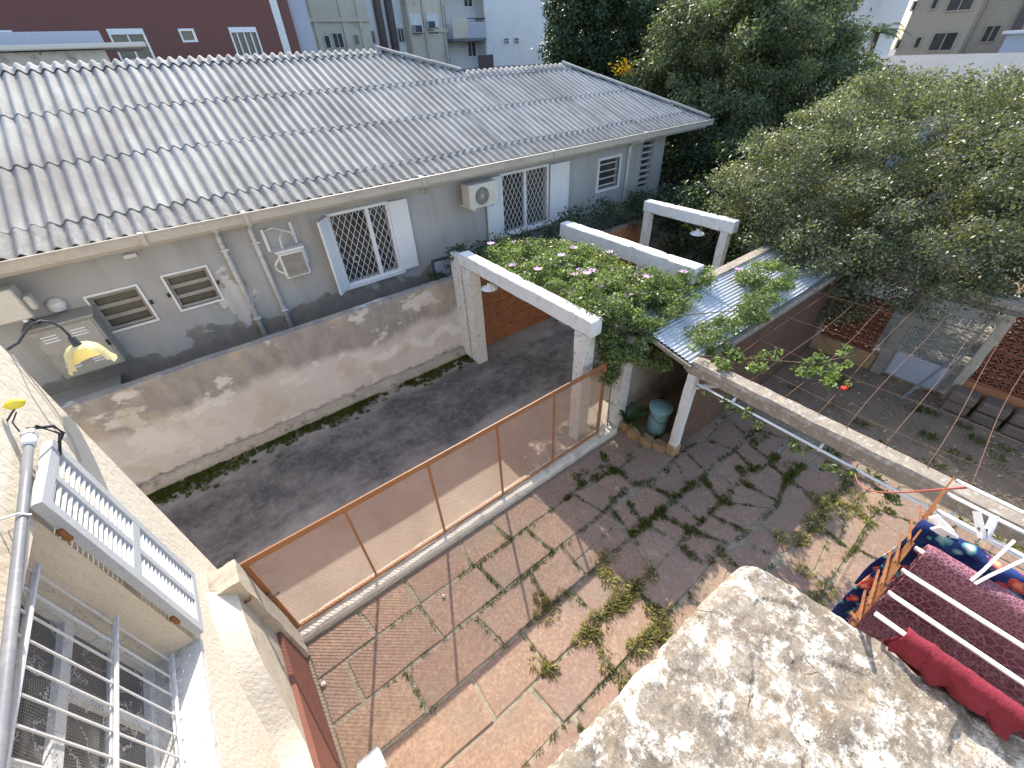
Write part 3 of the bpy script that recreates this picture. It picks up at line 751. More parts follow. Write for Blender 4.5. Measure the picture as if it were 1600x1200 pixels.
# ================================================================== things hung on the house
def ac_unit(x0, x1, y0, y1, z0, z1, label, flip=False):
    t = thing('air_conditioner', ((x0 + x1) / 2, y1, z0), label, 'air conditioner')
    MB().bbox(x0, x1, y0, y1, z0, z1, .015).build('casing', 'cream_plastic', t)
    cx, cz, r = x0 + (x1 - x0) * .42, (z0 + z1) / 2, (z1 - z0) * .40
    f = MB().lathe([(r, .0), (r, -.012), (r * .94, -.014), (r * .93, -.004)], (cx, y0, cz), 28, 'y').build('fan_ring', 'cream_plastic', t)
    MB().lathe([(r * .93, -.002), (.001, -.002)], (cx, y0, cz), 28, 'y').build('fan_opening', 'black_plastic', t)
    g = MB()
    for k in range(1, 7): g.lathe([(r * k / 7, -.010), (r * k / 7 + .004, -.012), (r * k / 7 + .006, -.008), (r * k / 7, -.008)], (cx, y0, cz), 24, 'y')
    for k in range(8):
        q = math.pi * k / 8; g.bar((cx - r * .93 * math.cos(q), y0 - .012, cz - r * .93 * math.sin(q)), (cx + r * .93 * math.cos(q), y0 - .012, cz + r * .93 * math.sin(q)), .005, .004)
    g.build('fan_guard', 'cream_plastic', t)
    for x in (x0 + .1, x1 - .1): MB().box(x - .02, x + .02, y0 + .02, 7.85, z0 - .035, z0 - .001).build('bracket', 'white_metal', t)
    return t
ac_unit(4.42, 5.10, 7.30, 7.60, 2.62, 3.06, 'cream split air conditioner with round fan between the two grilled windows')
t = ac_unit(-2.78, -2.08, 7.35, 7.62, 2.66, 3.04, 'cream air conditioner at the photo left edge under the eave')
MB().bbox(-2.079, -2.0, 7.42, 7.58, 2.72, 2.90, .02).build('valve_cover', 'cream_plastic', t); MB().tube([(-2.2, 7.56, 2.64), (-2.15, 7.6, 2.5), (-2.12, 7.84, 2.45)], .012, 6).build('pipe', 'black_plastic', t)
t = thing('gas_cabinet', (-1.95, 7.6, 1.69), 'grey metal cabinet with vent slots below the small louvred window', 'cabinet')
MB().bbox(-2.30, -1.62, 7.48, 7.846, 1.70, 2.46, .012).build('body', 'cabinet', t); MB().bbox(-2.33, -1.59, 7.44, 7.846, 2.461, 2.49, .008).build('lid', 'cabinet', t)
MB().box(-2.27, -1.65, 7.466, 7.48, 1.73, 2.43).build('door', 'cabinet', t)
for s in (-2.13, -1.83):
    for z in (2.26, 2.30, 2.34, 1.84, 1.88): MB().box(s - .08, s + .08, 7.455, 7.466, z, z + .014).build('vent_slot', 'white_metal', t)
MB().tube([(-1.645, 7.46, 2.02), (-1.645, 7.455, 2.10)], .018, 8).build('latch', 'black_plastic', t)
t = thing('bulkhead_lamp', (-1.93, 7.85, 2.56), 'round ribbed wall lamp above the grey cabinet', 'wall lamp')
MB().lathe([(.001, -.12), (.05, -.115), (.085, -.08), (.10, -.04), (.10, -.005)], (-1.93, 7.85, 2.60), 20, 'y').build('globe', 'white_paint', t)
for k in (-.05, 0, .05): MB().tube([(-2.03, 7.82, 2.60 + k), (-1.98, 7.745, 2.6 + k), (-1.93, 7.722, 2.6 + k), (-1.88, 7.745, 2.6 + k), (-1.83, 7.82, 2.6 + k)], .007, 6).build('guard_bar', 'white_metal', t)
t = thing('bench_shelf', (-2.1, 7.6, 1.30), 'pale shelf on white legs along the passage under the grey cabinet', 'shelf')
MB().bbox(-3.0, -1.85, 7.45, 7.84, 1.36, 1.39, .004).build('shelf_top', 'cabinet', t)
for x in (-1.92, -1.86):
    MB().tube([(x, 7.46, 0), (x, 7.46, 1.358)], .012, 6).build('leg', 'white_metal', t)
for z in (.9, 1.15): MB().tube([(-1.92, 7.46, z), (-1.86, 7.46, z)], .008, 6).build('rung', 'white_metal', t)
# old window air-conditioner sleeve with its bracket rails and loop of pipe
t = thing('wall_ac_sleeve', (1.05, 7.85, 2.15), 'white bordered brown wall box with pipe loop between downpipes and grilled window', 'vent box')
MB().bbox(.87, 1.27, 7.62, 7.848, 2.16, 2.60, .02).build('sleeve', 'white_paint', t); MB().box(.905, 1.235, 7.608, 7.62, 2.20, 2.56).build('panel', 'beam_side', t)
MB().bbox(.84, 1.30, 7.60, 7.847, 2.601, 2.645, .01).build('hood', 'white_paint', t)
for x, z0, z1 in ((.80, 2.62, 2.98), (1.24, 2.66, 3.0), (1.30, 2.3, 2.62)): MB().box(x - .022, x + .022, 7.79, 7.849, z0, z1).build('rail', 'white_metal', t)
MB().tube([(.82, 7.80, 2.94), (.95, 7.74, 2.98), (1.08, 7.72, 2.93), (1.0, 7.7, 2.80), (.98, 7.68, 2.64)], .016, 8).build('pipe', 'white_paint', t)
MB().tube([(1.02, 7.74, 2.95), (1.2, 7.72, 2.86), (1.23, 7.74, 2.7)], .016, 8).build('pipe', 'white_paint', t)
MB().tube([(.90 - .13 * math.sin(math.pi * k / 10), 7.66, 2.54 - .30 * k / 10) for k in range(11)], .018, 8).build('pipe', 'white_paint', t)
t = thing('cable_box', (3.9, 7.85, 2.9), 'small round tan junction box under the eave left of the split air conditioner', 'junction box')
MB().lathe([(.001, -.05), (.055, -.045), (.06, -.002)], (3.72, 7.85, 3.02), 16, 'y').build('cover', 'gutter_paint', t)

# ================================================================== BOUNDARY WALL, PIERS, BRICK WALL
t = thing('boundary_wall', (.6, 6.75, 0), 'stained plaster boundary wall between the dark driveway and the grey house', 'wall')
mb = MB(); nx, nz = 120, 14
def bw(x, z, y): return (x, y + .010 * mnoise.noise(Vector((x * 1.3, z * 1.6, y))), z + (.012 * mnoise.noise(Vector((x * 2.2, 5, 0))) if z > 1.6 else 0))
X0, X1 = -3.4, 3.56
mb.add([bw(X0 + (X1 - X0) * i / nx, 1.70 * j / nz, 6.68) for j in range(nz + 1) for i in range(nx + 1)], [(j * (nx + 1) + i, j * (nx + 1) + i + 1, (j + 1) * (nx + 1) + i + 1, (j + 1) * (nx + 1) + i) for j in range(nz) for i in range(nx)], True)
b0 = len(mb.v)
mb.add([bw(X0 + (X1 - X0) * i / nx, 1.70, 6.68) for i in range(nx + 1)] + [bw(X0 + (X1 - X0) * i / nx, 1.70, 6.83) for i in range(nx + 1)] + [(X0 + (X1 - X0) * i / nx, 6.83, 0) for i in range(nx + 1)],
       [(i, i + 1, nx + 2 + i, nx + 1 + i) for i in range(nx)] + [(nx + 1 + i, nx + 2 + i, 2 * nx + 3 + i, 2 * nx + 2 + i) for i in range(nx)])
mb.quad((X1, 6.68, 0), (X1, 6.83, 0), (X1, 6.83, 1.7), (X1, 6.68, 1.7)); mb.quad((X0, 6.68, 0), (X0, 6.83, 0), (X0, 6.83, 1.7), (X0, 6.68, 1.7))
mb.build('wall_face', 'boundary', t, fixn=False)
mb = MB(); nk = 90
for i in range(nk + 1):
    x = X0 + (X1 - X0) * i / nk
    for dy, z in ((0, .16), (-.05, .15), (-.12, .07), (-.15, -.02)):
        k = .03 * mnoise.noise(Vector((x * 4, dy * 20, z * 8))); mb.v.append((x, 6.675 + dy + k * (dy < 0), z + k))
for i in range(nk):
    for q in range(3): mb.f.append((i * 4 + q, i * 4 + q + 1, (i + 1) * 4 + q + 1, (i + 1) * 4 + q)); mb.sm.append(False)
mb.build('footing', 'footing', t)

# brick wall beyond the first white frame: single bricks on a mortar core
t = thing('brick_wall', (6.2, 6.55, 0), 'orange brick wall under the pergola behind the white beams', 'brick wall')
MB().box(3.78, 9.0, 6.56, 6.70, -.02, 1.62).build('mortar_core', 'brick_mortar', t)
bmx = MB().bbox(-.10, .10, -.012, .012, -.026, .026, .004); proto = None; cnt = 0; rest = MB()
cells = [(3.80 + .105 + i * .215 + (.1075 if r % 2 else 0), .04 + r * .068) for r in range(23) for i in range(24)]
cells = [c for c in cells if c[0] < 8.85]
near = [c for c in cells if c[0] < 6.4][:300]
for (x, z) in cells:
    if (x, z) in near and cnt < 300:
        if proto is None:
            proto = bmx.build('brick', 'brick_piece', None); o = proto
        else: o = proto.copy(); C.objects.link(o)
        o.parent = t; o.location = Vector((x, 6.552 + rnd.uniform(-.003, .003), z)) - wloc(t); cnt += 1
    else: rest.box(x - .1, x + .1, 6.54, 6.564, z - .026, z + .026)
tag(rest.build('brick_courses', 'brick_run', t), kind='stuff')

# pergola frames
def post(mb, x, y, z0, z1, a, b):
    # slightly worn square post
    n = 10
    for i in range(n + 1):
        z = z0 + (z1 - z0) * i / n
        for sx, sy in ((-1, -1), (1, -1), (1, 1), (-1, 1)):
            k = .006 * mnoise.noise(Vector((x * 9 + sx * 3, y * 7 + sy * 5, z * 6))); mb.v.append((x + sx * (a / 2 + k), y + sy * (b / 2 + k), z))
    o = len(mb.v) - 4 * (n + 1)
    for i in range(n):
        for q in range(4): mb.f.append((o + i * 4 + q, o + i * 4 + (q + 1) % 4, o + i * 4 + 4 + (q + 1) % 4, o + i * 4 + 4 + q)); mb.sm.append(False)
    mb.f += [(o, o + 3, o + 2, o + 1), (o + 4 * n, o + 4 * n + 1, o + 4 * n + 2, o + 4 * n + 3)]; mb.sm += [False, False]
    return mb
def pframe(x, ya, yb, zb, zt, wdt, posts, label):
    t = thing('white_pergola', (x, (ya + yb) / 2, 0), label, 'pergola', 'white pergola frames along the drive')
    bm_ = MB(); n = 64; a = wdt / 2; c_ = .014
    pr = [(-a, zb + c_), (-a, zt - c_), (-a + c_, zt), (a - c_, zt), (a, zt - c_), (a, zb + c_), (a - c_, zb), (-a + c_, zb)]
    for i in range(n + 1):
        y = ya + (yb - ya) * i / n
        for (dx, z) in pr:
            k = .006 * mnoise.noise(Vector((x * 3 + dx * 14, y * 3.5, z * 9))); ch = max(0, mnoise.noise(Vector((x + dx * 25, y * 9, z * 20))) - .35) * .05
            bm_.v.append((x + dx + k - math.copysign(ch, dx), y, z + k - (ch if z > (zb + zt) / 2 else -ch)))
    for i in range(n):
        for q in range(8): bm_.f.append((i * 8 + q, i * 8 + (q + 1) % 8, i * 8 + 8 + (q + 1) % 8, i * 8 + 8 + q)); bm_.sm.append(False)
    bm_.f += [tuple(range(8)), tuple(n * 8 + q for q in range(8))]; bm_.sm += [False, False]
    bm_.build('beam', 'white_paint', t)
    for (y, a, b, z0) in posts: post(MB(), x, y, z0, zb - .002, a, b).build('post', 'white_aged', t)
    return t
pframe(3.62, 3.13, 6.36, 2.03, 2.27, .20, [(6.20, .22, .24, 0), (3.32, .20, .20, 0)], 'nearest white concrete pergola frame with the tall chipped square post')
pframe(5.97, 3.20, 6.28, 2.02, 2.29, .23, [(6.18, .18, .18, 0)], 'middle white pergola frame with its bright beam above the vine')
pframe(8.40, 3.98, 6.14, 2.04, 2.27, .20, [(6.04, .16, .16, 0), (4.14, .16, .16, 0)], 'farthest white pergola frame half under the tree')
MB().box(3.50, 3.74, 6.36, 6.70, 0, 2.2).build('pier', 'white_aged', bpy.data.objects['white_pergola'])
def dish_lamp(x, y, z, label):
    t = thing('dish_lamp', (x, y, z), label, 'lamp', 'enamel dish lamps under the pergola beams')
    MB().lathe([(.02, .10), (.035, .095), (.045, .05), (.13, .015), (.15, 0), (.147, -.004), (.12, .008), (.04, .035), (.001, .04)], (x, y, z), 24).build('dish', 'white_metal', t)
    MB().tube([(x, y, z + .09), (x, y, z + .20)], .012, 8).build('stem', 'dark_metal', t)
    MB().lathe([(.001, -.045), (.025, -.035), (.034, -.005), (.03, .03)], (x, y, z), 12).build('bulb', 'cream_plastic', t)
dish_lamp(3.62, 5.62, 1.83, 'white dish lamp hanging under the nearest pergola beam')
dish_lamp(8.40, 4.75, 1.84, 'white dish lamp hanging under the farthest pergola beam')
t = thing('leaning_board', (3.1, 7.2, 0), 'dark framed panel leaning in the passage left of the chipped white post', 'panel')
MB().bar((3.35, 6.98, .1), (3.25, 6.95, 2.02), .04, .04).build('upright', 'dark_metal', t); MB().bar((3.25, 6.96, 2.02), (3.75, 7.25, 1.88), .04, .04).build('top_rail', 'dark_metal', t)
MB().add([(3.34, 6.99, .1), (3.85, 7.28, .1), (3.74, 7.25, 1.86), (3.25, 6.97, 2.0)], [(0, 1, 2, 3)]).add([(3.34, 7.01, .1), (3.85, 7.30, .1), (3.74, 7.27, 1.86), (3.25, 6.99, 2.0)], [(3, 2, 1, 0)]).build('sheet', 'grey_wall', t)

# ================================================================== MESH FENCE
t = thing('mesh_fence', (1.45, 3.09, .1), 'long brown framed wire mesh fence between driveway and flagstone yard', 'fence')
PX = [-.90, .03, .98, 1.93, 2.87, 3.84]
MB().bbox(-.93, 3.87, 3.080, 3.100, 1.437, 1.515, .003).build('top_rail', 'brown_paint', t)
MB().bbox(-.93, 3.87, 3.074, 3.106, .105, .140, .003).build('bottom_rail', 'brown_paint', t)
for i, x in enumerate(PX):
    wd = .055 if i in (0, 5) else .026
    MB().bbox(x - wd / 2, x + wd / 2, 3.076, 3.104, .141, 1.474, .002).build('upright', 'brown_paint', t)
for a, b in zip(PX[:-1], PX[1:]):
    MB().quad((a + .012, 3.09, .14), (b - .012, 3.09, .14), (b - .012, 3.09, 1.475), (a + .012, 3.09, 1.475)).build('mesh_panel', 'mesh', t, fixn=False)
MB().bbox(-.957, -.923, 3.03, 3.065, .05, 1.56, .004).build('gate_post', 'brown_paint', t)
MB().tube([(-.905, 3.06, .98), (-.86, 3.0, .96), (-.80, 3.0, .97)], .008, 6).build('bolt', 'dark_metal', t)
# stub pier
t = thing('gate_pier', (-1.03, 3.03, 0), 'short cracked plaster pier beside the gate post', 'pier')
bm = bmesh.new(); bmesh.ops.create_cube(bm, size=1); bmesh.ops.subdivide_edges(bm, edges=bm.edges[:], cuts=9, use_grid_fill=True)
for v in bm.verts:
    p = Vector((-1.015 + v.co.x * .225, 2.90 + v.co.y * .24, .84 + v.co.z * 1.68)); q = mnoise.noise(p * 9); q2 = mnoise.noise(p * 30)
    p += Vector((q, q, q)) * .012 + Vector((q2, q2, q2)) * .005; v.co = p - wloc(t)
bmesh.ops.recalc_face_normals(bm, faces=bm.faces[:]); me = bpy.data.meshes.new('pier_body'); bm.to_mesh(me); bm.free(); me.materials.append(MAT['render_rough'])
o = bpy.data.objects.new('pier_body', me); C.objects.link(o); o.parent = t
MB().tube([(-.97, 2.785, 1.40), (-.965, 2.76, 1.41), (-.94, 2.75, 1.42), (-.90, 2.77, 1.43)], .009, 6).build('hook', 'rust', t)

# ================================================================== OWN BUILDING (left wall with window, terrace)
XF = 1.12
BL = thing('apartment_house', (-1.5, 0, 0), 'cream stuccoed house wall with grilled window at the left edge', 'building')
TX = lambda u, v, wd: (-1.0 - wd, u, v)
hole = (.55, 1.98, 2.34, 3.60)
mb = MB(); wallgrid(mb, -3.0, 2.91, 1.12, 9.0, [hole], TX, .34); mb.quad((-1.0, 2.91, 0), (-6, 2.91, 0), (-6, 2.91, 9), (-1.0, 2.91, 9)); mb.quad((-1.0, -3, 9), (-1, 2.91, 9), (-6, 2.91, 9), (-6, -3, 9))
mb.build('wall', 'cream', BL, fixn=False)
XF = None
bp_ = [(-3, .73), (1.60, .73), (1.74, .76), (1.90, .92), (2.05, 1.13), (2.20, 1.30), (2.36, 1.42), (2.55, 1.50), (2.80, 1.54), (3.0, .5), (-3, .5)]; NB = 9
m = MB(); bt = bp_[:NB]
m.add([(-.974, u, v) for u, v in bt] + [(-1.1215, u, v + .20) for u, v in bt], [(i, i + 1, NB + 1 + i, NB + i) for i in range(NB - 1)], True); m.build('splay', 'cream', BL, fixn=False)
m = MB(); n_ = len(bp_); m.add([(-.975, u, v) for u, v in bp_] + [(-1.15, u, v - .005) for i, (u, v) in enumerate(bp_)], [tuple(range(n_))] + [(i, (i + 1) % n_, n_ + (i + 1) % n_, n_ + i) for i in range(n_)]); m.build('render_band', 'render_rough', BL)
MB().bbox(-1.14, -.935, -2.9, 2.86, -.03, .72, .008).build('dado', 'oxblood', BL)
XF = 1.12
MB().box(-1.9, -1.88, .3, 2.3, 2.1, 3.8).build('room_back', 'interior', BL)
# jamb lining, sill, window
mb = MB(); slab(mb, TX, .552, 1.978, 2.31, 2.362, -.025, .33); mb.build('sill', 'white_aged', BL)
WN = frame(MB(), TX, .553, 1.977, 2.366, 3.595, .05, .20, .26)
slab(WN, TX, 1.24, 1.29, 2.395, 3.545, .20, .26); slab(WN, TX, .6, 1.24, 3.0, 3.06, .205, .255); slab(WN, TX, 1.29, 1.93, 3.0, 3.06, .205, .255)
slab(WN, TX, 1.60, 1.635, 2.395, 3.0, .21, .25); slab(WN, TX, .92, .955, 2.395, 3.0, .21, .25); slab(WN, TX, 1.29, 1.93, 2.68, 2.715, .211, .249); slab(WN, TX, .6, 1.24, 2.68, 2.715, .211, .249)
WN = WN.build('window', 'white_paint', BL)
for (a, b, c, d) in ((1.29, 1.93, 2.395, 3.0), (.6, 1.24, 2.395, 3.0), (1.29, 1.93, 3.06, 3.545), (.6, 1.24, 3.06, 3.545)): pane(TX, a, b, c, d, .232, WN)
for z in (3.43, 2.92, 2.43):
    mb = MB(); mb.bar((-1.085, .55, z), (-1.085, 1.93, z), .012, .012); mb.bar((-1.108, .55, z - .012), (-1.108, 1.93, z - .012), .006, .014); mb.build('grille_rail', 'shutter_slat', WN)
y = 1.90
while y > .6:
    MB().bar((-1.10, y, 2.36), (-1.10, y, 3.58), .0065, .0065).build('grille_bar', 'shutter_slat', WN); y -= .103
mb = MB(); n1, n2 = 30, 26
mb.add([(-1.135 + .02 * mnoise.noise(Vector((i * .35, j * .35, 2))), .55 + 1.42 * i / n1, 2.36 + 1.2 * j / n2) for j in range(n2 + 1) for i in range(n1 + 1)], [(j * (n1 + 1) + i, j * (n1 + 1) + i + 1, (j + 1) * (n1 + 1) + i + 1, (j + 1) * (n1 + 1) + i) for j in range(n2) for i in range(n1)], True)
mb.build('bird_wire', 'chicken', WN, fixn=False)
# louvred shutter folded back flat against the wall
sh = MB(); a, b, c, d = 1.97, 2.42, 2.40, 3.68
TS = lambda u, v, wd: (-.955 - wd, u, v)
frame(sh, TS, a, b, c, d, .05, -.02, .02); slab(sh, TS, a + .05, b - .05, (c + d) / 2 - .03, (c + d) / 2 + .03, -.019, .019); slab(sh, TS, (a + b) / 2 - .018, (a + b) / 2 + .018, c + .05, (c + d) / 2 - .03, -.018, .018); slab(sh, TS, (a + b) / 2 - .018, (a + b) / 2 + .018, (c + d) / 2 + .03, d - .05, -.018, .018)
SH = sh.build('shutter', 'shutter_paint', BL)
for (u0, u1) in ((a + .05, (a + b) / 2 - .018), ((a + b) / 2 + .018, b - .05)):
    for (v0, v1) in ((c + .05, (c + d) / 2 - .03), ((c + d) / 2 + .03, d - .05)):
        n = 16; st = (v1 - v0) / n
        for k in range(n):
            z = v0 + (k + .5) * st; m = MB()
            # louvre blade sloping outwards and down
            m.add([(-.945 + .0, u0, z - .005), (-.945, u1, z - .005), (-.955, u1, z + .000), (-.955, u0, z + .000), (-.944, u0, z + .003), (-.944, u1, z + .003), (-.954, u1, z + .008), (-.954, u0, z + .008)], [(0, 1, 2, 3), (4, 7, 6, 5), (0, 4, 5, 1), (3, 2, 6, 7), (0, 3, 7, 4), (1, 5, 6, 2)])
            m.build('louvre', 'shutter_slat', SH)
for z in (2.6, 3.45): MB().tube([(-.972, 1.965, z), (-.972, 1.965, z + .07)], .012, 6).build('hinge', 'rust', SH)
# horizontal conduit
t = thing('wall_conduit', (-.95, 1.4, 3.7), 'thick grey plastic conduit clipped along the cream wall', 'pipe')
MB().tube([(-.945, .3, 3.60), (-.945, 1.0, 3.66), (-.945, 2.0, 3.755), (-.945, 2.28, 3.785)], .0165, 14).build('pipe_run', 'pvc_grey', t)
MB().tube([(-.945, 2.24, 3.781), (-.945, 2.30, 3.787)], .023, 14).build('collar', 'white_metal', t); MB().bbox(-.968, -.922, 2.30, 2.345, 3.765, 3.812, .008).build('elbow', 'vent_pale', t)
MB().tube([(-.95, 2.36, 3.80), (-.90, 2.42, 3.74), (-.90, 2.44, 3.68), (-.95, 2.42, 3.63)], .007, 8).build('cable', 'black_plastic', t); MB().tube([(-.93, 2.38, 3.79), (-.90, 2.41, 3.70), (-.94, 2.36, 3.62)], .006, 8).build('cable', 'black_plastic', t)
for y, z in ((1.83, 3.74), (.9, 3.65)): MB().tube([(-1.0, y, z + .03), (-.94, y, z + .025), (-.92, y, z), (-.94, y, z - .025), (-1.0, y, z - .03)], .004, 6).build('clip', 'white_metal', t)
t = thing('lemon_lamp', (-.97, 2.43, 3.88), 'yellow lemon-shaped ornament on the cream wall above the conduit end', 'ornament')
MB().lathe([(.001, -.040), (.006, -.034), (.019, -.022), (.0235, 0), (.020, .021), (.008, .032), (.001, .037)], (-.945, 2.43, 3.895), 16, 'x').build('fruit', 'lemon', t)
o = t.children[0]
MB().tube([(-1.0, 2.41, 3.84), (-.97, 2.42, 3.865), (-.95, 2.43, 3.878)], .004, 6).build('stem', 'dark_metal', t)
MB().tube([(-.95, 2.40, 3.87), (-.97, 2.36, 3.85), (-.96, 2.32, 3.82)], .003, 6).build('wire', 'dark_metal', t)
t = thing('wall_cable', (-1.0, 2.8, 3.7), 'thin pale cable running down the cream wall beside the corner', 'cable')
MB().tube([(-.99, 2.90, 3.93), (-.992, 2.88, 3.82), (-.992, 2.85, 3.70), (-.992, 2.80, 3.58), (-.992, 2.72, 3.48), (-.992, 2.60, 3.40)], .003, 6).build('cable_run', 'gutter_paint', t)
# swan-neck lamp with its broken yellow bell shade
t = thing('swan_neck_lamp', (-1.0, 2.91, 3.95), 'swan neck wall lamp with broken yellow bell glass shade at the wall corner', 'wall lamp')
MB().tube([(-1.0, 2.93, 3.95), (-.96, 2.97, 3.955), (-.92, 3.00, 3.985), (-.88, 3.02, 4.01), (-.85, 3.04, 4.01), (-.82, 3.055, 3.985), (-.805, 3.065, 3.94), (-.80, 3.07, 3.87)], .0065, 8).build('arm', 'dark_metal', t)
MB().lathe([(.001, .05), (.017, .045), (.020, .0), (.024, -.012)], (-.80, 3.07, 3.83), 14).build('holder', 'dark_metal', t)
prof = [(.024, 0), (.055, -.010), (.080, -.036), (.092, -.07), (.101, -.112), (.114, -.135)]
mb = MB(); n = 40; cxy = (-.80, 3.07, 3.825)
for dr in (0, -.004):
    o_ = len(mb.v)
    for r, h in prof:
        for k in range(n): q = 2 * math.pi * k / n; mb.v.append((cxy[0] + (r + dr) * math.cos(q), cxy[1] + (r + dr) * math.sin(q), cxy[2] + h + dr))
    for i in range(len(prof) - 1):
        for k in range(n):
            ang = 360 * k / n
            gap = (i >= 1 and 240 < ang < 300) or (i >= 2 and 225 < ang < 318) or (i >= 4 and 210 < ang < 325)
            if gap: continue
            mb.f.append((o_ + i * n + k, o_ + i * n + (k + 1) % n, o_ + (i + 1) * n + (k + 1) % n, o_ + (i + 1) * n + k)); mb.sm.append(True)
mb.build('shade', 'shade', t, fixn=False)
XF = None
# terrace slab the picture is taken over: a lichened parapet with broken edges
mb = MB(); x0, x1, y0, y1 = -.12, .80, -.75, .10; nx, ny = 150, 140
def ptop(i, j):
    u, v = i / nx, j / ny
    xe = .775 + .10 * (y1 - (y0 + (y1 - y0) * v)) * .9; ye = .105
    x = x0 + (xe - x0) * u; y = y0 + (ye - y0) * v
    # rounded, chipped outer corner
    dx, dy = max(0, x - (xe - .09)), max(0, y - (ye - .09))
    if dx > 0 and dy > 0:
        m = max(dx, dy) / math.hypot(dx, dy); x = xe - .09 + dx * (m * .8 + .2); y = ye - .09 + dy * (m * .8 + .2)
    e = max(0, 1 - min((1 - u) * .9, (1 - v) * .85) / .03)
    k = mnoise.noise(Vector((x * 14, y * 14, 1))); k2 = mnoise.noise(Vector((x * 45, y * 45, 4)))
    if v > .9: y += (.005 * k + .002 * k2) * (v - .9) * 10
    if u > .9: x += (.006 * k + .003 * k2) * (u - .9) * 10
    ss = lambda q, a: max(0., min(1., (q - a) / .06))
    fl = mnoise.noise(Vector((x * 7, y * 7, 9))); fl2 = mnoise.noise(Vector((x * 11 + 4, y * 11, 2)))
    z = 4.0 + .010 * k + .003 * k2 - .006 * ss(fl, .2) - .005 * ss(fl2, .28) - .022 * e * e
    return (x, y, z)
vs = [ptop(i, j) for j in range(ny + 1) for i in range(nx + 1)]
fs = [(j * (nx + 1) + i, j * (nx + 1) + i + 1, (j + 1) * (nx + 1) + i + 1, (j + 1) * (nx + 1) + i) for j in range(ny) for i in range(nx)]
bnd = [ny * (nx + 1) + i for i in range(nx + 1)] + [j * (nx + 1) + nx for j in range(ny - 1, -1, -1)]
ext = []
for b_ in bnd: ext.append(len(vs)); p = vs[b_]; vs.append((p[0] - .004, p[1] - .004, 3.86))
for i in range(len(bnd) - 1): fs.append((bnd[i], bnd[i + 1], ext[i + 1], ext[i]))
mb.add(vs, fs, False)
mb.box(-.998, -.125, -2.6, .10, 3.862, 3.995); mb.box(-.124, .90, -2.6, -.752, 3.862, 3.994)
sb = mb.build('terrace_slab', 'parapet', BL, fixn=False, label='lichen-stained concrete terrace edge with peeling skin in the foreground')
MB().box(-.99, .66, -3.0, -.02, -.03, 3.86).build('lower_wall', 'cream', BL)

# ================================================================== SHED AND GARDEN ON THE RIGHT
t = thing('lean_to_shed', (6.4, 2.7, 0), 'low lean-to with corrugated tin roof beside the pergola vine', 'shed')
mb = MB().bbox(4.32, 9.1, 3.17, 3.32, -.03, 1.93, .01); mb.build('rear_wall', 'shed_wall', t); MB().bbox(4.30, 9.12, 3.155, 3.335, 1.932, 1.99, .01).build('rear_coping', 'lichen_beam', t)
mb = MB().bbox(4.62, 9.1, 2.12, 2.24, -.03, 1.60, .01); mb.build('front_wall', 'dark_brick', t); MB().bbox(4.42, 9.12, 2.10, 2.26, 1.602, 1.70, .012).build('front_coping', 'lichen_beam', t)
# pale pier at the mouth of the shed
post(MB(), 4.30, 3.12, 0, 1.75, .20, .20).build('pier', 'white_aged', t)
MB().box(4.40, 5.4, 2.98, 3.168, -.02, .16).build('inner_step', 'beam_side', t)
for i, (xa, xb) in enumerate(((4.40, 6.1), (5.98, 7.7), (7.58, 9.2))):
    mb = MB(); n = 17 * 8; m = 5
    for side in (0,):
        for a in range(m + 1):
            x = xa + (xb - xa) * a / m
            for k in range(n + 1):
                y = 2.16 + 1.0 * k / n; hump = 1.74 + .20 * (k / n) ** .8
                mb.v.append((x, y, hump + .011 * math.cos(2 * math.pi * (y - 2.16) / .0588) + .006 * i + (.01 * mnoise.noise(Vector((x * 2, y * 2, 0))))))
        for a in range(m):
            for k in range(n): mb.f.append((a * (n + 1) + k, (a + 1) * (n + 1) + k, (a + 1) * (n + 1) + k + 1, a * (n + 1) + k + 1)); mb.sm.append(True)
    mb.build('roof_sheet', 'tin', t, fixn=False)
MB().bar((4.38, 2.14, 1.70), (4.38, 3.16, 1.90), .04, .05).build('rafter', 'beam_side', t)
# long concrete beam on a white post
t = thing('garden_beam', (4.52, 0, 0), 'long lichened concrete beam on a white post between yard and garden', 'beam')
mb = MB(); nk = 70
for i in range(nk + 1):
    y = 2.22 - i * (6.0 / nk)
    for q, (dx, z) in enumerate(((-.10, 1.56), (-.11, 1.70), (-.085, 1.745), (.085, 1.75), (.11, 1.71), (.10, 1.56))):
        k = .010 * mnoise.noise(Vector((dx * 20, y * 5, z * 9))); mb.v.append((4.55 + dx + k, y, z + k))
for i in range(nk):
    for q in range(6): mb.f.append((i * 6 + q, i * 6 + (q + 1) % 6, i * 6 + 6 + (q + 1) % 6, i * 6 + 6 + q)); mb.sm.append(False)
mb.f += [(0, 1, 2, 3, 4, 5)]; mb.sm += [False]
mb.build('beam_body', 'lichen_beam', t)
post(MB(), 4.50, 2.12, .16, 1.555, .115, .115).build('post', 'white_paint', t); MB().bbox(4.42, 4.58, 2.04, 2.20, 0, .20, .02).build('post_foot', 'stone_tan', t)
MB().bar((4.52, 2.05, 1.36), (4.60, 1.80, 1.50), .05, .05).build('brace', 'white_paint', t)
for y in (-1.6, -3.4): post(MB(), 4.52, y, -.03, 1.555, .115, .115).build('post', 'white_paint', t)
t = thing('water_pipe', (4.40, 0, 1.5), 'thin white pipe running below the long concrete beam', 'pipe')
MB().tube([(4.405, 2.0, 1.50), (4.40, .8, 1.50), (4.405, -.4, 1.49), (4.40, -3.6, 1.49)], .016, 8).build('pipe_run', 'white_metal', t)
for y in (1.5, .5, -.6): MB().box(4.385, 4.45, y, y + .02, 1.48, 1.56).build('clip', 'white_metal', t)
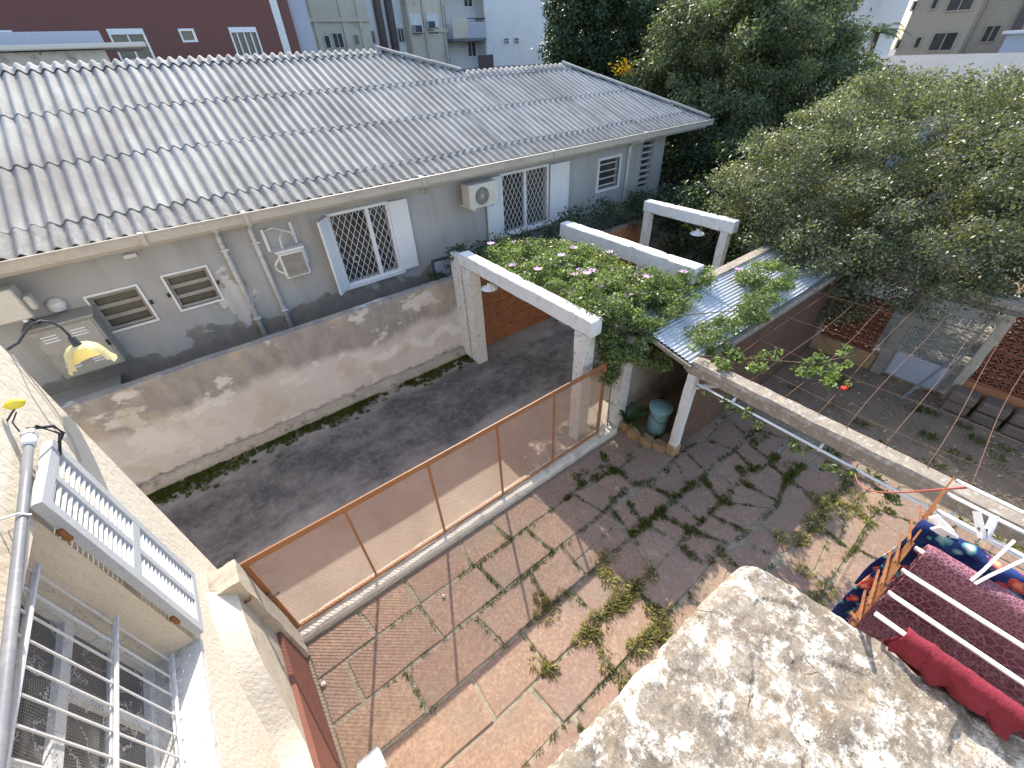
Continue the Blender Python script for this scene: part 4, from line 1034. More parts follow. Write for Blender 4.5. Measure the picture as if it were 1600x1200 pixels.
t = thing('planter_edge', (4.4, 2.5, 0), 'rough tan stone edging round the bucket and leafy plant', 'stone edging')
for i, (x, y, a, b) in enumerate(((4.42, 2.30, .14, .20), (4.36, 2.50, .15, .21), (4.33, 2.72, .16, .22), (4.36, 2.94, .15, .20))):
    bm = bmesh.new(); bmesh.ops.create_cube(bm, size=1); bmesh.ops.bevel(bm, geom=bm.edges[:], offset=.12, segments=2, affect='EDGES')
    for v in bm.verts:
        p = Vector((x + v.co.x * a, y + v.co.y * b, .05 + v.co.z * .17)); k = mnoise.noise(p * 14) * .014; v.co = p + Vector((k, k, k)) - wloc(t)
    me = bpy.data.meshes.new('stone'); bm.to_mesh(me); bm.free(); me.materials.append(MAT['stone_tan']); o = bpy.data.objects.new('stone', me); C.objects.link(o); o.parent = t
t = thing('lidded_bucket', (4.74, 2.60, .0), 'pale blue plastic bucket with lid behind the white post', 'bucket')
bx, by = 4.74, 2.60
MB().lathe([(.001, .0), (.155, .0), (.16, .02), (.172, .44), (.18, .45), (.18, .47), (.168, .475)], (bx, by, 0), 28).build('body', 'bucket_blue', t)
MB().lathe([(.165, .476), (.188, .478), (.190, .494), (.176, .506), (.15, .508), (.145, .514), (.05, .520), (.001, .521)], (bx, by, 0), 28).build('lid', 'bucket_blue', t)
MB().tube([(bx + .175 * math.cos(q), by + .175 * math.sin(q), .44 - .16 * math.sin((q - 2.6) / 3.14 * math.pi)) for q in [2.6 + 3.14 * k / 12 for k in range(13)]], .005, 6).build('handle', 'dark_metal', t)
# strap-leaved plant
def strap_plant(name, base, leaves, label, L=.5, wd=.05, mat='leaf_plant', seed=1):
    rg = random.Random(seed); t = thing(name, base, label, 'plant')
    for i in range(leaves):
        a = 2 * math.pi * i / leaves + rg.uniform(-.3, .3); l = L * rg.uniform(.7, 1.2); lean = rg.uniform(.35, 1.0); m = MB(); n = 7; prev = []
        for k in range(n + 1):
            s = k / n; out = l * s * lean * (.5 + .5 * s); z = l * (s * 1.1 - s * s * .75 * lean); wk = wd * math.sin(math.pi * min(1, .12 + s * .86)) ** .7
            c = Vector((base[0] + math.cos(a) * out, base[1] + math.sin(a) * out, base[2] + z)); sd = Vector((-math.sin(a), math.cos(a), 0)) * wk / 2
            m.v += [tuple(c - sd + Vector((0, 0, .008))), tuple(c), tuple(c + sd + Vector((0, 0, .008)))]
        for k in range(n): m.f += [(k * 3, k * 3 + 1, k * 3 + 4, k * 3 + 3), (k * 3 + 1, k * 3 + 2, k * 3 + 5, k * 3 + 4)]; m.sm += [True, True]
        m.build('leaf', mat, t, fixn=False)
    return t
strap_plant('leafy_plant', (4.36, 2.90, .10), 8, 'broad strap-leaved green plant beside the blue bucket', .62, .10, seed=4)

# wires over the garden
t = thing('wire_trellis', (6.5, 0, 1.76), 'rusty sagging wires strung from the concrete beam across the garden', 'wire trellis')
for i, y in enumerate((1.85, 1.45, 1.08, .74, .42, .07, -.23, -.55, -.95, -1.4)):
    pts = []
    for k in range(13):
        s = k / 12; x = 4.60 + 4.5 * s
        pts.append((x, y + .03 * math.sin(s * 5 + i * 1.7) + .12 * s * (1 if y > 0 else .6), 1.765 - .10 * math.sin(math.pi * s) + .02 * mnoise.noise(Vector((x * 2, i, 0)))))
    MB().tube(pts, .0036, 5).build('cross_wire', 'rust_wire', t)
for i, x in enumerate((4.95, 5.6, 6.5, 7.6)):
    MB().tube([(x + .05 * math.sin(k * .9 + i), 2.2 - k * .42, 1.75 - .04 * math.sin(k * .7 + i)) for k in range(13)], .0028, 5).build('long_wire', 'rust_wire', t)
t = thing('red_rag', (5.38, .72, 1.74), 'small red scrap tied on the wire above the garden', 'rag')
m = MB(); n = 8
for i in range(n + 1):
    for j in range(n + 1): m.v.append((5.34 + .09 * i / n + .02 * mnoise.noise(Vector((i * .6, j * .6, 0))), .70 + .07 * j / n + .02 * mnoise.noise(Vector((i * .6, j * .6, 4))), 1.73 + .05 * mnoise.noise(Vector((i * .5, j * .5, 8))) - .05 * j / n))
for i in range(n):
    for j in range(n): m.f.append((i * (n + 1) + j, (i + 1) * (n + 1) + j, (i + 1) * (n + 1) + j + 1, i * (n + 1) + j + 1)); m.sm.append(True)
m.build('cloth', 'red_plastic', t, fixn=False); MB().lathe([(.001, -.02), (.016, -.01), (.018, .01), (.001, .02)], (5.38, .72, 1.76), 10).build('knot', 'red_plastic', t)

# perforated garden wall at the far side
GW = thing('garden_screen_wall', (9.2, -.5, 0), 'terracotta breeze-block screen wall with pale posts behind the garden wires', 'wall')
TG = lambda u, v, wd: (9.2 + wd, u, v)
blk = MB(); q = .095; b_ = .016
def cob():
    m = MB(); T0 = lambda u, v, wd: (wd, u, v)
    frame(m, T0, -q, q, -q, q, .014, -.04, .04)
    for s in (1, -1): m.bar((0 + .001 * s, -q + .01, -s * (q - .01)), (0 + .001 * s, q - .01, s * (q - .01)), .07, .017)
    m.bar((.002, -q + .01, 0), (.002, q - .01, 0), .068, .014)
    return m
cobp = None
def place_cob(u, v):
    global cobp
    if cobp is None: cobp = cob().build('breeze_block', 'terracotta'); o = cobp
    else: o = cobp.copy(); C.objects.link(o)
    o.parent = GW; o.location = Vector((9.2, u, v)) - wloc(GW)
for j in range(6):
    for i in range(15): place_cob(-.26 - i * .192, .56 + j * .192)
for j in range(5):
    for i in range(5): place_cob(1.28 + i * .192, .42 + j * .192)
for (u0, u1) in ((-3.3, -.06), (1.06, 2.1)):
    z0 = .44 if u0 < 0 else .30
    MB().bbox(9.12, 9.28, u0, u1, -.03, z0, .01).build('plinth', 'stone_tan' if u0 > 0 else 'brick_run', GW)
for u, wd, z1, mt in ((-.09, .12, 1.64, 'render_rough'), (.96, .18, 1.64, 'beam_side'), (2.14, .14, 1.64, 'beam_side')): MB().bbox(9.10, 9.30, u - wd / 2, u + wd / 2, -.03, z1, .01).build('pier', mt, GW)
MB().bbox(9.06, 9.34, -3.3, 2.2, 1.72, 1.84, .012).build('coping', 'lichen_beam', GW); MB().bbox(9.11, 9.29, -3.3, 2.2, 1.645, 1.718, .01).build('lintel', 'beam_side', GW)
for i in range(7):
    for j in range(2): MB().bbox(8.80 + rnd.uniform(-.02, .02), 9.10, -.42 - i * .38, -.08 - i * .38, -.03 + j * .20, .155 + j * .2, .03).build('stone', 'garden_stone', GW)
GT = thing('garden_gate', (9.15, .48, 0), 'wire gate with solid grey lower panel in the garden screen wall', 'gate')
frame(MB(), lambda u, v, wd: (9.15 + wd, u, v), .06, .86, .02, 1.62, .035, -.015, .015).build('gate_frame', 'beam_side', GT)
MB().box(9.14, 9.16, .096, .824, .056, .52).build('lower_panel', 'grey_wall', GT)
for z in (.54, .86, 1.22): MB().box(9.138, 9.162, .096, .824, z, z + .02).build('rail', 'beam_side', GT)
MB().quad((9.15, .096, .56), (9.15, .824, .56), (9.15, .824, 1.585), (9.15, .096, 1.585)).build('wire_infill', 'doorwire', GT, fixn=False)
for k in range(7): MB().tube([(9.13, .16 + k * .1, 1.24), (9.13, .16 + k * .1, 1.40)], .006, 5).build('spike', 'white_metal', GT)
t = thing('leaning_pole', (8.9, .3, 0), 'grey wooden pole leaning against the garden gate', 'pole')
MB().bar((8.55, .38, .0), (9.08, .10, .95), .035, .03).build('pole_shaft', 'pvc_grey', t)
# pale sunlit yard and low roofs beyond the screen wall
MB().quad((9.3, -6, -.02), (15, -6, -.02), (15, 3.5, -.02), (9.3, 3.5, -.02)).build('back_court', 'shed_wall'); struct(bpy.data.objects['back_court'])
t = thing('back_shed', (12.4, -1.2, 0), 'low shed with grey corrugated roof behind the garden screen wall', 'shed')
MB().box(10.9, 14.6, -4.0, -.35, -.03, 1.75).build('wall', 'shed_wall', t)
m = MB(); n = 160
for x in (10.8, 14.7):
    for k in range(n + 1): y = -4.1 + 3.9 * k / n; m.v.append((x, y, 1.80 + (x - 10.8) * .08 + .015 * math.cos(2 * math.pi * y / .08)))
for k in range(n): m.f.append((k, n + 1 + k, n + 2 + k, k + 1)); m.sm.append(True)
m.build('roof', 'tin', t, fixn=False)

# ================================================================== VINE ON THE PERGOLA
def vine_cloud(name, label, base, blobs, n_sub, sub_r, n_leaf, size, seed, stems, flowers=0, mat='leaf_vine', cat='vine', flat=.6):
    rg = np.random.default_rng(seed); t = thing(name, base, label, cat)
    cl = clumps(rg, blobs, n_sub, sub_r); p, nr = leaves_from(rg, cl, n_leaf, flat, .6)
    leaf_mesh('foliage', p, nr, size, mat, t, seed, .55, .12, .3)
    for s in stems: MB().tube(s, .008, 5).build('stem', 'twig', t)
    for i in range(flowers):
        c = p[int(rg.integers(len(p)))]; c = (c[0], c[1], c[2] + .06); m = MB()
        for k in range(6):
            a = 2 * math.pi * k / 6; u = Vector((math.cos(a), math.sin(a), .35)); s = Vector((-math.sin(a), math.cos(a), 0)); c0 = Vector(c)
            m.add([c0, c0 + u * .042 + s * .028, c0 + u * .075, c0 + u * .042 - s * .028], [(0, 1, 2, 3)])
        m.build('blossom', 'flower', t, fixn=False)
    return t
vine_cloud('pergola_vine', 'flowering vine with pink blossoms sprawling between the nearest and middle pergola beams', (4.8, 4.7, 2.1),
    [(4.25, 5.5, 2.22, .55, .85, .16), (4.35, 4.4, 2.22, .60, .7, .18), (4.2, 3.6, 2.25, .5, .5, .20), (4.95, 4.5, 2.24, .35, .8, .14), (4.85, 3.6, 2.22, .5, .42, .20), (4.9, 5.6, 2.2, .35, .45, .14), (4.0, 3.5, 2.2, .35, .45, .16), (4.55, 3.9, 2.2, .6, .5, .14), (5.1, 3.35, 2.12, .45, .25, .14), (4.2, 4.9, 2.2, .5, .5, .14)],
    400, .115, 44000, .044, 21, [[(3.8, 6.2, 2.1), (4.3, 5.2, 2.2), (4.8, 4.2, 2.2), (5.1, 3.4, 2.1)], [(3.9, 3.4, 1.2), (3.95, 3.5, 2.0), (4.4, 4.0, 2.2), (5.2, 4.4, 2.2)], [(5.6, 6.2, 2.1), (5.2, 5.4, 2.2), (4.6, 5.0, 2.2)]], 34)
vine_cloud('hanging_vine', 'dense dark vine tumbling over the shed corner above the blue bucket', (4.2, 3.1, 0),
    [(4.05, 3.15, 1.85, .35, .26, .42), (4.35, 3.0, 1.75, .38, .28, .34), (4.75, 3.05, 2.02, .45, .34, .20), (3.95, 3.2, 1.30, .20, .16, .35), (4.5, 2.75, 1.55, .25, .18, .22)],
    170, .10, 20000, .044, 22, [[(4.1, 3.1, 0), (4.05, 3.1, .8), (4.1, 3.12, 1.8), (4.5, 3.0, 2.0)]], 3, cat='vine')
vine_cloud('roof_creeper', 'creeper trailing across the tin roof of the lean-to', (5.6, 2.7, 1.8),
    [(5.25, 3.05, 2.06, .45, .25, .10), (5.0, 2.3, 1.90, .55, .18, .09), (6.2, 2.25, 1.92, .6, .22, .13), (7.0, 2.6, 2.0, .5, .4, .15), (5.9, 3.2, 2.1, .6, .2, .12)],
    130, .10, 12000, .042, 23, [[(4.5, 3.0, 1.95), (5.2, 2.7, 1.95), (6.0, 2.3, 1.9), (7.0, 2.5, 2.0)]], 2)
vine_cloud('beam_creeper', 'bright leafy creeper along the lichened beam and the garden wires', (5.0, 1.5, 1.75),
    [(4.75, 1.95, 1.82, .22, .22, .08), (5.05, 1.55, 1.82, .35, .12, .07), (5.4, 1.15, 1.80, .30, .12, .07), (5.75, .95, 1.78, .20, .10, .06), (5.3, .85, 1.80, .12, .14, .05), (6.0, 1.0, 1.8, .12, .1, .05)],
    60, .06, 1800, .055, 24, [[(4.6, 2.2, 1.76), (5.0, 1.7, 1.79), (5.5, 1.15, 1.78), (6.1, .9, 1.77)]], 0)
vine_cloud('pipe_creeper', 'thin creeper hanging in tufts from the white pipe under the concrete beam', (4.42, .8, 1.45),
    [(4.36, 1.5, 1.46, .05, .5, .05), (4.36, .55, 1.44, .05, .35, .06), (4.37, -.05, 1.44, .05, .2, .05), (4.36, .25, 1.42, .06, .12, .07)],
    30, .05, 550, .055, 25, [[(4.38, 2.0, 1.48), (4.37, 1.0, 1.45), (4.37, -.2, 1.45)]], 0)
vine_cloud('wall_shrubs', 'dark overgrown shrubs along the top of the brick wall below the second grilled window', (6.0, 6.8, 0),  # several separate shrubs kept together as one object
    [(4.1, 6.9, 1.75, .35, .25, .25), (4.9, 6.8, 1.85, .5, .3, .3), (5.8, 6.9, 1.85, .55, .3, .25), (7.0, 6.8, 1.9, .7, .3, .4), (8.3, 6.8, 1.9, .8, .4, .4), (9.6, 6.9, 1.5, 1.0, .6, .6)],
    90, .22, 11000, .055, 26, [[(4.5, 6.85, 0), (4.6, 6.85, 1.6)], [(7, 6.85, 0), (7.1, 6.85, 1.7)], [(9, 6.85, 0), (8.8, 6.85, 1.7)]], 0, 'leaf_dark', 'hedge')
vine_cloud('passage_fern', 'small bush hanging over the wall top beside the chipped white post', (3.5, 6.95, 0),
    [(3.42, 6.92, 1.72, .18, .12, .20), (3.62, 6.6, 2.18, .12, .2, .10)], 18, .10, 1500, .045, 27, [[(3.45, 6.95, 0), (3.45, 6.95, 1.6)]], 0, 'leaf_dark', 'shrub')

# ================================================================== TREES
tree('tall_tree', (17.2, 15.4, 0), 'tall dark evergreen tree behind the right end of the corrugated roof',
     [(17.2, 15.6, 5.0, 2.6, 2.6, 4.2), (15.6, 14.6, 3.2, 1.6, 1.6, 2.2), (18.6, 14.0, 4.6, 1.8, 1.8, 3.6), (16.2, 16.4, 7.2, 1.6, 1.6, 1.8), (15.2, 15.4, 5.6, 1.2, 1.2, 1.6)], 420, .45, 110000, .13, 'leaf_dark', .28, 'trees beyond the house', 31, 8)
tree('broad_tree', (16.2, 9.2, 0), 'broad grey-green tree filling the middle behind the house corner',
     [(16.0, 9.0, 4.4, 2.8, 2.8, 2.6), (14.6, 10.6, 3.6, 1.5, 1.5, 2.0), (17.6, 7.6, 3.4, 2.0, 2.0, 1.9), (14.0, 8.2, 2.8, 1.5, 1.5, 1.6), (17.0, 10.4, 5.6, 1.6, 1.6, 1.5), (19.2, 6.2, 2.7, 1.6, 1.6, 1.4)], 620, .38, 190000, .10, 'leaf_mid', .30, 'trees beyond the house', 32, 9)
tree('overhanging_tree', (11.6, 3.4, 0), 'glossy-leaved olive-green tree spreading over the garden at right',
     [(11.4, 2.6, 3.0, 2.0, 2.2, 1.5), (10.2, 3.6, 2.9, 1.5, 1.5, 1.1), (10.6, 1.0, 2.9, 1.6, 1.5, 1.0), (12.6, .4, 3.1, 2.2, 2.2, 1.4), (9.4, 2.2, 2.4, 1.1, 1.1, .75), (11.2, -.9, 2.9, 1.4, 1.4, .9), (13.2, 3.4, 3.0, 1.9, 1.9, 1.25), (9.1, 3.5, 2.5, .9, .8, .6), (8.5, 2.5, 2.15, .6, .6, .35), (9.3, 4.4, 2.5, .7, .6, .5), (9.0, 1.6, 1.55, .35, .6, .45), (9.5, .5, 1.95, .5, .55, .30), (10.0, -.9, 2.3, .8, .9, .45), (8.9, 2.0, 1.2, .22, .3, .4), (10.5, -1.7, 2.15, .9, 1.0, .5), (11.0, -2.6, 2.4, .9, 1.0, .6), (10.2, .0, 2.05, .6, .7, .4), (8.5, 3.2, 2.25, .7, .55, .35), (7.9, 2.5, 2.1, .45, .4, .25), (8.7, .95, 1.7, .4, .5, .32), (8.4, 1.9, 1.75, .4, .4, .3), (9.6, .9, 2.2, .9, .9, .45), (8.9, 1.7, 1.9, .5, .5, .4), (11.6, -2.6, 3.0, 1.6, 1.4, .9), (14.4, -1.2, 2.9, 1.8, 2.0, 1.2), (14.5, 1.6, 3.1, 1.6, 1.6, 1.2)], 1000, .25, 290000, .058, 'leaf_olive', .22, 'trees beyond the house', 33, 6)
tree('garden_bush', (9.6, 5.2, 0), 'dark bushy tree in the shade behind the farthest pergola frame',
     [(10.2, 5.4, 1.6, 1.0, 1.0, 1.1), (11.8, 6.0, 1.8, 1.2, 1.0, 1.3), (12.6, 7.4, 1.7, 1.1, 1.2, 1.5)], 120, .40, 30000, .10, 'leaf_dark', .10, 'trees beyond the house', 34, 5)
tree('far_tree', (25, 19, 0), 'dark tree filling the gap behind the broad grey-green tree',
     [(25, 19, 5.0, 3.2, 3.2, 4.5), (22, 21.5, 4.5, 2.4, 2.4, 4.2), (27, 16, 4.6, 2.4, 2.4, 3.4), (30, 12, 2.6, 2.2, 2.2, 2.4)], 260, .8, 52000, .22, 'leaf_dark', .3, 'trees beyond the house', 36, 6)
t = thing('yellow_flower_spray', (14.0, 11.4, 0), 'spray of yellow blossom showing above the roof hip', 'flowers')
rg = np.random.default_rng(5); p = np.array([13.6, 11.6, 4.45]) + rg.normal(size=(160, 3)) * np.array([.22, .22, .14]); leaf_mesh('blossom', p, rg.normal(size=(160, 3)), .10, 'yellow_flower', t, 5)
MB().tube([(14.0, 11.4, 0), (13.8, 11.5, 2.5), (13.6, 11.6, 4.4)], [.05, .035, .012], 6).build('stem', 'twig', t)

# ================================================================== WEEDS AND MOSS
def blades(name, spots, mat, label, cat, seed):
    rg = np.random.default_rng(seed); V = []; 
    for (x, y, r, n, h) in spots:
        a = rg.uniform(0, 2 * np.pi, n); rr = r * np.sqrt(rg.uniform(0, 1, n)); bx = x + rr * np.cos(a); by = y + rr * np.sin(a); hh = h * rg.uniform(.5, 1.2, n) * (1.1 - .5 * rr / r)
        ln = a + rg.normal(size=n) * .5; out = hh * rg.uniform(.3, 1.1, n); wd = rg.uniform(.0010, .0024, n)
        dx, dy = np.cos(ln), np.sin(ln)
        v = np.empty((n, 4, 3)); z0 = np.full(n, -.01)
        v[:, 0] = np.stack([bx - dy * wd, by + dx * wd, z0], 1); v[:, 1] = np.stack([bx + dy * wd, by - dx * wd, z0], 1)
        v[:, 2] = np.stack([bx + dx * out * .5 + dy * wd * .8, by + dy * out * .5 - dx * wd * .8, hh * .75], 1); v[:, 3] = np.stack([bx + dx * out, by + dy * out, hh * .8 - out * .15], 1)
        V.append(v)
    v = np.concatenate(V); n = len(v); me = bpy.data.meshes.new(name)
    me.vertices.add(n * 4); me.vertices.foreach_set('co', v.reshape(-1).astype(np.float32)); me.loops.add(n * 4); me.loops.foreach_set('vertex_index', np.arange(n * 4, dtype=np.int32))
    me.polygons.add(n); me.polygons.foreach_set('loop_start', np.arange(0, n * 4, 4, dtype=np.int32)); me.polygons.foreach_set('loop_total', np.full(n, 4, dtype=np.int32))
    me.materials.append(MAT[mat]); me.update(calc_edges=True)
    o = bpy.data.objects.new(name, me); C.objects.link(o); return tag(o, label, cat, kind='stuff')
dry = [(2.25, 1.55), (2.29, 1.32), (2.56, 1.15), (1.52, 1.5), (1.68, 1.51), (1.73, 1.2), (2.1, .78), (2.43, .69), (1.73, .91), (2.21, .61), (1.24, 1.14), (1.64, .65), (1.95, .66), (2.14, 1.19), (1.56, 1.17), (1.7, 1.02), (2.4, .59), (2.08, .64), (2.3, 1.0), (2.5, .95), (2.05, 1.3), (2.15, .9),
       (4.61, .33), (5.4, .27), (5.44, -.03), (5.69, .31), (5.66, .05), (4.69, .21), (3.96, -.16), (5.58, .18), (4.38, .34), (5.1, .3), (4.9, .25)]
green = [(5.3, .92), (5.42, .75), (5.81, .36), (5.03, 1.07), (5.55, .95), (5.64, .72), (4.18, 1.05), (4.28, 1.31), (4.45, 1.32), (3.52, 1.15), (3.53, 1.02), (3.39, 2.56), (3.28, 2.58), (4.0, 1.54), (3.96, 1.72), (3.76, 2.26), (3.17, 1.55), (3.26, 1.73), (3.24, 1.88), (3.54, 1.31), (3.52, .92), (3.47, 1.57), (3.18, 2.36), (2.81, 2.51)]
def rooted(x, y, rad, n):
    # the nearest joints, so that every tuft grows out of a gap between stones
    js = [j for j in JOINTS if (j[0] - x) ** 2 + (j[1] - y) ** 2 < rad * rad]
    return [rnd.choice(js) for _ in range(n)] if js else [(x, y)]
sp = [(q[0] + rnd.gauss(0, .025), q[1] + rnd.gauss(0, .025), rnd.uniform(.04, .11), rnd.randint(50, 130), rnd.uniform(.03, .085)) for x, y in dry for q in rooted(x, y, .24, 4)]
blades('dry_grass', sp, 'grass_dry', 'tufts of dry yellow-green grass growing between the flagstones', 'grass', 41)
sp = [(q[0] + rnd.gauss(0, .012), q[1] + rnd.gauss(0, .012), rnd.uniform(.02, .06), rnd.randint(18, 60), rnd.uniform(.03, .085)) for x, y in green for q in rooted(x, y, .30, 7)]
for (x, y) in JOINTS:
    if x > 6.2: continue
    den = mnoise.noise(Vector((x * 1.1, y * 1.1, 11))) + .25
    den += .35 if (x > 1.3 and y < 2.6) else 0
    if -.4 < x < 2.5 and 1.4 < y < 2.6: den += .22
    if x < -.2 or y > 2.75: den -= .8
    if rnd.random() < den * .85: sp.append((x + rnd.gauss(0, .006), y + rnd.gauss(0, .006), rnd.uniform(.012, .028), rnd.randint(8, 22), rnd.uniform(.02, .05)))
blades('joint_weeds', sp, 'grass_green', 'short green weeds rooted in the paving joints', 'weeds', 42)
sp = []
for i in range(1500):
    x = rnd.uniform(-2.4, 3.5); k = mnoise.noise(Vector((x * .9, 3, 0))) + .38
    if rnd.random() < k * 1.6: sp.append((x, 6.54 - abs(rnd.gauss(0, .10)) * (1 + k), rnd.uniform(.02, .06), rnd.randint(40, 110), rnd.uniform(.015, .045)))
blades('moss', sp, 'moss_green', 'green moss and tiny weeds along the foot of the boundary wall', 'moss', 43)
rg = np.random.default_rng(51); n_ = 2600
p = np.stack([rg.uniform(4.75, 9.0, n_), rg.uniform(-4.5, 2.0, n_), np.full(n_, -.024) + rg.uniform(0, .012, n_)], 1); nr = np.array([0, 0, 1.]) + rg.normal(size=(n_, 3)) * .35
o = leaf_mesh('leaf_litter', p, nr, .06, 'grass_dry', None, 52); tag(o, 'fallen dry leaves scattered over the garden soil', 'leaf litter', kind='stuff')
sp = [(rnd.uniform(4.8, 8.6), rnd.uniform(-3.5, 1.9), rnd.uniform(.05, .16), rnd.randint(30, 110), rnd.uniform(.04, .10)) for _ in range(60)]
blades('garden_weeds', sp, 'grass_green', 'patches of weeds growing in the shaded garden soil', 'weeds', 44)
t = thing('drain_block', (-.70, 1.58, 0), 'small weathered white block on the paving near the wall corner', 'block')
MB().bbox(-.82, -.60, 1.40, 1.60, -.01, .09, .012).build('block_body', 'white_aged', t)
for (x, y, s, lb) in ((.56, 2.42, .035, 'small white cube lying beside a weedy joint of the paving'), (-.86, 2.42, .04, 'pale stone chip lying against the oxblood wall base')):
    o = MB().bbox(x - s / 2, x + s / 2, y - s / 2, y + s / 2, 0, s, .006).build('stone_chip', 'white_aged'); tag(o, lb, 'stone')

# ================================================================== DRYING RACK WITH WASHING
RX = [.80, .87, .95, 1.035, 1.115, 1.195, 1.275, 1.345]; RZ = 4.055
t = thing('drying_rack', (1.0, -.5, 3.95), 'rusty concertina clothes rack with white rods fixed beside the terrace edge', 'clothes rack')
for x in RX: MB().tube([(x, -.135, RZ), (x, -1.25, RZ)], .0052, 10).build('rod', 'white_metal', t)
for ys in (-.128, -1.255):
    for k in range(len(RX)):
        for s, y in ((1, ys), (-1, ys + .009)):
            if k < 1: continue
            j = max(k - 3, -1); xj = RX[j] if j >= 0 else RX[0] - .05
            a, b = (RX[k], xj) if s > 0 else (xj, RX[k])
            MB().bar((a, y, RZ + .010), (b, y, RZ - .13), .0035, .0065).build('lattice_bar', 'rust', t)
MB().bbox(.815, .84, -1.3, -.11, 3.90, 3.925, .003).build('wall_bracket', 'rust', t)
def drape(name, label, cat, mat, rx, ya, yb, df, dbk, amp, seed, rr=.012, flare=.03):
    m = MB(); n = 60; prof = []
    nf = 22
    for k in range(nf): prof.append((-rr - flare * (1 - k / nf), -df * (1 - k / nf), 1 - k / nf))
    for k in range(9): q = math.pi * k / 8; prof.append((-rr * math.cos(q), rr * math.sin(q), 0))
    for k in range(1, nf): prof.append((rr + flare * k / nf, -dbk * k / nf, k / nf))
    for i in range(n + 1):
        s = i / n; y = ya + (yb - ya) * s
        for (dx, dz, g) in prof:
            f = mnoise.noise(Vector((s * 7 + seed, g * 1.2, seed * 3))) * amp * (.25 + g) + mnoise.noise(Vector((s * 22 + seed, g * 3, 5))) * amp * (.35 if mat != 'red_cloth' else .12)
            hem = 1 + .05 * mnoise.noise(Vector((s * 3, seed, 2)))
            m.v.append((rx + dx + f, y + .012 * mnoise.noise(Vector((s * 4, g * 2, seed))), RZ + .002 + dz * hem + (.004 * f / max(amp, 1e-6))))
    P_ = len(prof)
    for i in range(n):
        for k in range(P_ - 1): m.f.append((i * P_ + k, i * P_ + k + 1, (i + 1) * P_ + k + 1, (i + 1) * P_ + k)); m.sm.append(True)
    o = m.build(name, mat, None, fixn=False); o.location = (0, 0, 0); tag(o, label, cat)
    md = o.modifiers.new('thickness', 'SOLIDIFY'); md.thickness = .004 if mat != 'towel' else .007
    return o
drape('floral_cloth', 'navy cloth with red and teal flowers hung over the rack', 'cloth', 'floral', RX[4], -.118, -1.0, .50, .38, .022, 2)
drape('patterned_towel', 'purple patterned towel draped over a rod in front of the floral cloth', 'towel', 'towel', RX[3], -.15, -1.0, .52, .45, .026, 6, .014)
drape('red_garment', 'plain red cloth bunched over the rod nearest the terrace edge', 'garment', 'red_cloth', RX[0], -.185, -.365, .05, .12, .018, 9, .012, .004)
def peg(loc, u, label, L=.085):
    t = thing('clothes_peg', loc, label, 'clothes peg', 'white plastic clothes pegs'); L0 = Vector(loc); u = Vector(u).normalized()
    v = u.cross(Vector((0, 0, 1))).normalized()
    for s in (1, -1):
        m = MB(); w_ = u.cross(v)
        for (d, off, wd) in ((-.38, .0035, .013), (-.1, .006, .018), (.15, .010, .018), (.62, .017, .016)):
            c = L0 + u * d * L + v * off * s
            for i, j in ((-1, -1), (1, -1), (1, 1), (-1, 1)): m.v.append(tuple(c + w_ * i * wd * .6 + v * j * .0028))
        for q in range(3):
            for k in range(4): m.f.append((q * 4 + k, q * 4 + (k + 1) % 4, q * 4 + 4 + (k + 1) % 4, q * 4 + 4 + k)); m.sm.append(False)
        m.f += [(0, 1, 2, 3), (12, 13, 14, 15)]; m.sm += [False, False]; m.build('jaw', 'white_metal', t)
    MB().tube([L0 - v * .011, L0 + v * .011], .0035, 10).build('spring', 'dark_metal', t)
peg((1.055, -.245, 4.095), (.72, -.2, .62), 'large white plastic clothes peg standing on the towel rod', .12)
peg((1.19, -.215, 4.075), (.5, .3, .5), 'small white peg on the bare rod beyond the floral cloth', .06)
peg((1.115, -.165, 4.075), (-.3, .8, .5), 'small white peg at the end of the floral cloth', .06)
t = thing('pink_cord', (4.0, .3, 1.5), 'thin pink cord sagging from the beam pipe to the clothes rack', 'cord')
pa, pb = Vector((4.385, .15, 1.46)), Vector((1.345, -.16, 4.05))
MB().tube([pa.lerp(pb, k / 20) + Vector((0, 0, -.14 * math.sin(math.pi * k / 20))) for k in range(21)], .0035, 6).build('cord_run', 'pink_cord', t)

# ================================================================== BUILDINGS BEHIND
def bwin(parent, T, a, b, c, d, mull=1, blind=0., name='window', fm='white_metal'):
    wn = frame(MB(), T, a, b, c, d, .06, -.03, .05)
    for k in range(mull): u = a + (b - a) * (k + 1) / (mull + 1); slab(wn, T, u - .025, u + .025, c + .06, d - .06, -.01, .05)
    wn = wn.build(name, fm, parent); slab(MB(), T, a + .06, b - .06, c + .06, d - .06, .08, .10).build('pane', 'glass', wn)
    if blind > 0: slab(MB(), T, a + .01, b - .01, d - blind, d - .01, -.05, .04).build('shutter_box', fm, wn)
    return wn
BB = thing('maroon_building', (0, 24, 0), 'maroon apartment block with white window frames behind the roof', 'building')
T24 = TY(24.)
hs = [(.28, 1.36, 5.36, 6.28), (2.46, 2.98, 5.86, 6.26), (4.18, 5.2, 5.34, 6.28), (-3.2, -2.2, 5.34, 6.28)]
hs += [(a, b, c + 2.9, d + 2.9) for a, b, c, d in hs]
mb = MB(); wallgrid(mb, -16, 6.74, -.05, 15, hs, T24, .2); mb.quad((-16, 24, 15), (6.74, 24, 15), (6.74, 34, 15), (-16, 34, 15)); mb.quad((6.74, 24, -.05), (6.74, 34, -.05), (6.74, 34, 15), (6.74, 24, 15)); mb.build('wall', 'brown_wall', BB, fixn=False)
for i, (a, b, c, d) in enumerate(hs): bwin(BB, lambda u, v, wd: (u, 24.02 + wd, v), a, b, c, d, 0 if (i % 4) == 1 else (3 if i % 4 == 2 else 1), .16 if (i % 4) != 1 else 0)
